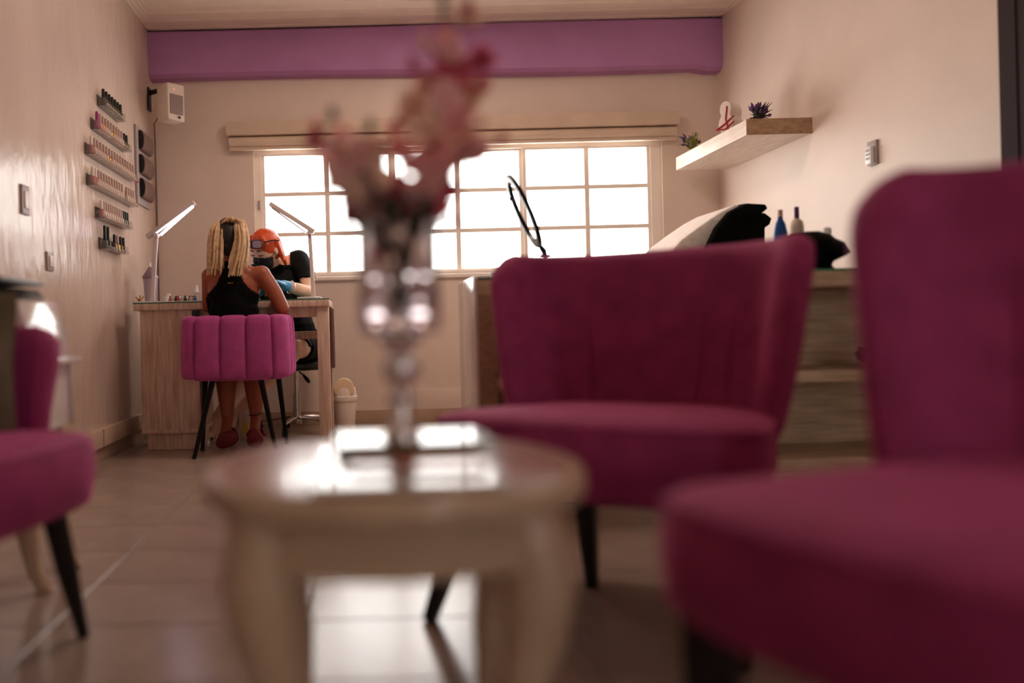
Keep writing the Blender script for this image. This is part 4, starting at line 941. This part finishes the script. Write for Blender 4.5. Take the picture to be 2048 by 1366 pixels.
capsule(b, L(0, .082, .018), .010, L(.03, .078, .02), .008, 8); capsule(b, L(0, .082, .018), .010, L(-.03, .078, .02), .008, 8)   # brow ridge
shR, shL = at(597, 522, 4.80), at(507, 550, 4.86); nb = at(556, 537, 4.80)
capsule(b, L(.0, -.02, -.07), .05, nb, .055); capsule(b, nb, .06, shR, .058); capsule(b, nb, .06, shL, .055)
pel = V((at(592, 690, 4.88).x, 4.90, .53)); ch = at(566, 575, 4.82)
b.ball(ch, (.145, .10, .15), 18); capsule(b, ch, .115, pel, .125); b.ball(pel, (.17, .125, .11), 18)
el, wr = at(617, 585, 4.60), at(566, 570, 4.47); el.z = max(el.z, dz + .042); wr.z = max(wr.z, dz + .045)
capsule(b, shR, .058, at(612, 550, 4.72), .046); capsule(b, at(612, 550, 4.72), .044, el, .038); capsule(b, el, .038, at(594, 578, 4.54), .036); capsule(b, at(594, 578, 4.54), .036, wr, .025)
el2, wr2 = at(500, 598, 4.66), at(528, 578, 4.46); el2.z = max(el2.z, dz + .04); wr2.z = max(wr2.z, dz + .05)
capsule(b, shL, .052, el2, .038); capsule(b, el2, .037, wr2, .025)
for sg, kn, an in ((1, at(594, 697, 4.55), at(470, 830, 4.62)), (-1, at(530, 690, 4.52), at(432, 838, 4.58))):
    hp = pel + V((sg * .085, -.02, -.01)); capsule(b, hp, .088, kn, .056)
    cf = kn.lerp(an, .35); capsule(b, kn, .052, cf, .05); capsule(b, cf, .05, an, .03)
    capsule(b, an, .03, V((an.x - .02, an.y - .03, .03)), .028); capsule(b, V((an.x - .02, an.y - .03, .03)), .028, V((an.x - .06, an.y - .11, .024)), .022)
body2 = fuse(b, .0065, 5)
build('body', body2, M['skin_fair'], t, angle=180)
def near_seg(p, a, b_, r):
    d_ = b_ - a; k_ = max(0, min(1, (p - a).dot(d_) / d_.length_squared)); return (p - a - d_ * k_).length < r
def tee_cond(p):
    if near_seg(p, at(614, 557, 4.69), el, .05) and p.z < at(612, 557, 4.7).z: return False
    if near_seg(p, el, wr, .052) or near_seg(p, el2, wr2, .055): return False
    loc_ = Hm.transposed() @ (p - hdc)
    if p.z > nb.z + .02 and abs(p.x - nb.x) < .075: return False
    if loc_.length < .125 and p.y < nb.y - .01: return False
    return p.z > .52 and p.y > 4.58
build('tee_shirt', cloth(body2, tee_cond, .011), M['tee'], t, angle=180)
build('skirt', cloth(body2, lambda p: .36 < p.z < .66 and p.y > 4.62, .014), M['blackcloth'], t, angle=180)
# mask: covers nose, mouth and chin
def mask_cond(p):
    q = Hm.transposed() @ (p - hdc)
    return q.y > .004 and -.135 < q.z < -.012 - .35 * abs(q.x) and abs(q.x) < .072 and q.y > .02 - .9 * (q.z + .05) * 0
build('face_mask', cloth(body2, mask_cond, .009), M['mask'], t, angle=180)
for s_ in (1, -1): build('mask_strap', MB().tube([L(s_ * .058, .045, -.045), L(s_ * .074, .015, -.02), L(s_ * .080, -.012, .0)], .002, 6), M['mask'], t)
for s_ in (1, -1):
    build('eyelid', MB().ball(L(s_ * .029, .079, -.002), (.015, .008, .008), 12, M=Hm), M['skin_fair'], t)
    build('eyelash', MB().tube([L(s_ * .014, .087, -.006), L(s_ * .029, .089, -.010), L(s_ * .045, .080, -.006)], .0025, 6), M['darkhair'], t)
    build('eyebrow', MB().tube([L(s_ * .012, .089, .019), L(s_ * .030, .088, .024), L(s_ * .050, .074, .019)], [.002, .0035, .0015], 6), M['darkhair'], t)
hb = MB(); rows = []
# hair cap with fringe, fused
hb.ball(L(0, -.014, .022), (.083, .098, .094), 20, M=Hm); hb.ball(L(0, -.035, .0), (.080, .082, .10), 18, M=Hm)
for i in range(9):
    x_ = -.064 + .016 * i; capsule(hb, L(x_ * .6, .055, .085), .02, L(x_, .086 - 3.2 * x_ * x_ * 2.2, .050 - .0 * abs(x_)), .013, 8)
for (a_, c_) in (((.076, -.02, .03), (.082, -.035, -.09)), ((.070, -.045, .03), (.074, -.055, -.12)), ((-.078, -.01, .03), (-.084, -.005, -.09)), ((-.07, -.045, .02), (-.07, -.05, -.11))): capsule(hb, L(*a_), .022, L(*c_), .012, 8)
build('hair', fuse(hb, .006, 4), M['redhair'], t, angle=180)
# protective glasses pushed up on the hair
gl = MB()
for s_ in (1, -1):
    gl.tube([L(s_ * .066, .066, .066), L(s_ * .092, .02, .060), L(s_ * .094, -.03, .038)], .004, 6)
gf = build('eyeglasses', gl, M['black'], t)
for s_ in (1, -1):
    cl = L(s_ * .034, .092, .066); nn = (Hm @ V((s_ * .22, 1, .25))).normalized(); uu = (Hm @ V((1, 0, 0))); uu = (uu - nn * uu.dot(nn)).normalized(); vv = nn.cross(uu)
    build('lens', MB().rings([[cl + nn * o_2 + uu * .030 * math.copysign(abs(math.cos(a)) ** .6, math.cos(a)) + vv * .021 * math.copysign(abs(math.sin(a)) ** .6, math.sin(a)) for a in [2 * math.pi * i / 20 for i in range(20)]] for o_2 in (0, .004)]), M['tumbler'], gf)
    rp = [cl + nn * .002 + uu * .032 * math.copysign(abs(math.cos(a)) ** .6, math.cos(a)) + vv * .023 * math.copysign(abs(math.sin(a)) ** .6, math.sin(a)) for a in [2 * math.pi * i / 20 for i in range(21)]]
    build('lens_rim', MB().tube(rp, .003, 6), M['black'], gf)
for w_, e_, s_, side in ((wr, el, 1, 1), (wr2, el2, -1, -1)):
    g_ = MB(); d_ = (w_ - e_).normalized(); hand(g_, w_, d_ + V((0, -.2, .1)), V((0, -.2, 1)), side, .95, .7); capsule(g_, w_ - d_ * .035, .031, w_, .028)
    build('glove', fuse(g_, .004, 3), M['glove'], t, angle=180)
br = wr.lerp(el, .30); d_ = (el - wr).normalized(); o1 = d_.orthogonal().normalized(); o2 = d_.cross(o1)
build('bracelet', MB().tube([br + (o1 * math.cos(a) + o2 * math.sin(a)) * .036 for a in [2 * math.pi * i / 18 for i in range(19)]], .003, 6), M['silver'], t)
for an in (at(470, 830, 4.62), at(432, 838, 4.58)):
    s0 = MB().rings([[V((an.x - .035 + .035 * math.cos(a), an.y - .06 + .09 * math.sin(a), z_)) for a in [2 * math.pi * i / 20 for i in range(20)]] for z_ in (.001, .014)])
    o = build('sandal', s0, M['silver'], t)
    build('strap', MB().tube([V((an.x - .068, an.y - .08, .012)), V((an.x - .045, an.y - .08, .05)), V((an.x - .01, an.y - .07, .012))], .007, 8), M['blackcloth'], o)
# stool under the technician
sxp = at(590, 800, 4.74).x; sy_ = 4.86
t = thing('rolling_stool', 'chrome rolling stool with black seat under the technician', 'stool', (sxp, sy_, 0))
build('seat', MB().lathe([(.02, .375), (.17, .378), (.185, .395), (.185, .415), (.16, .43), (.02, .432)], (sxp, sy_, 0), 32), M['leather'], t)
build('gas_lift', MB().lathe([(.004, .08), (.024, .08), (.024, .235), (.015, .236), (.015, .38), (.004, .38)], (sxp, sy_, 0), 20), M['chrome'], t)
lv = build('lever', MB().tube([(sxp + .02, sy_ - .02, .365), (sxp + .05, sy_ - .05, .345)], .004, 8), M['black'], t)
build('lever_grip', MB().tube([(sxp + .045, sy_ - .045, .348), (sxp + .07, sy_ - .06, .32), (sxp + .085, sy_ - .065, .30)], [.006, .013, .008], 10), M['black'], lv)
build('hub', MB().lathe([(.004, .05), (.03, .05), (.034, .07), (.03, .10), (.004, .10)], (sxp, sy_, 0), 20), M['chrome'], t)
for i in range(5):
    a = math.radians(-105 + 72 * i); e_ = V((sxp + .22 * math.cos(a), sy_ + .22 * math.sin(a), .07))
    ar = build('base_arm', MB().tube([V((sxp, sy_, .088)), V((sxp, sy_, .088)).lerp(e_, .5) + V((0, 0, .008)), e_], [.022, .017, .012], 8, flat=.7), M['chrome'], t)
    b = MB(); b.tube([e_ + V((-.012, 0, -.044)), e_ + V((.012, 0, -.044))], .026, 14); b.tube([e_, e_ + V((0, 0, -.03))], .008, 8)
    build('castor', b, M['black'], ar)
bpy.context.view_layer.update()
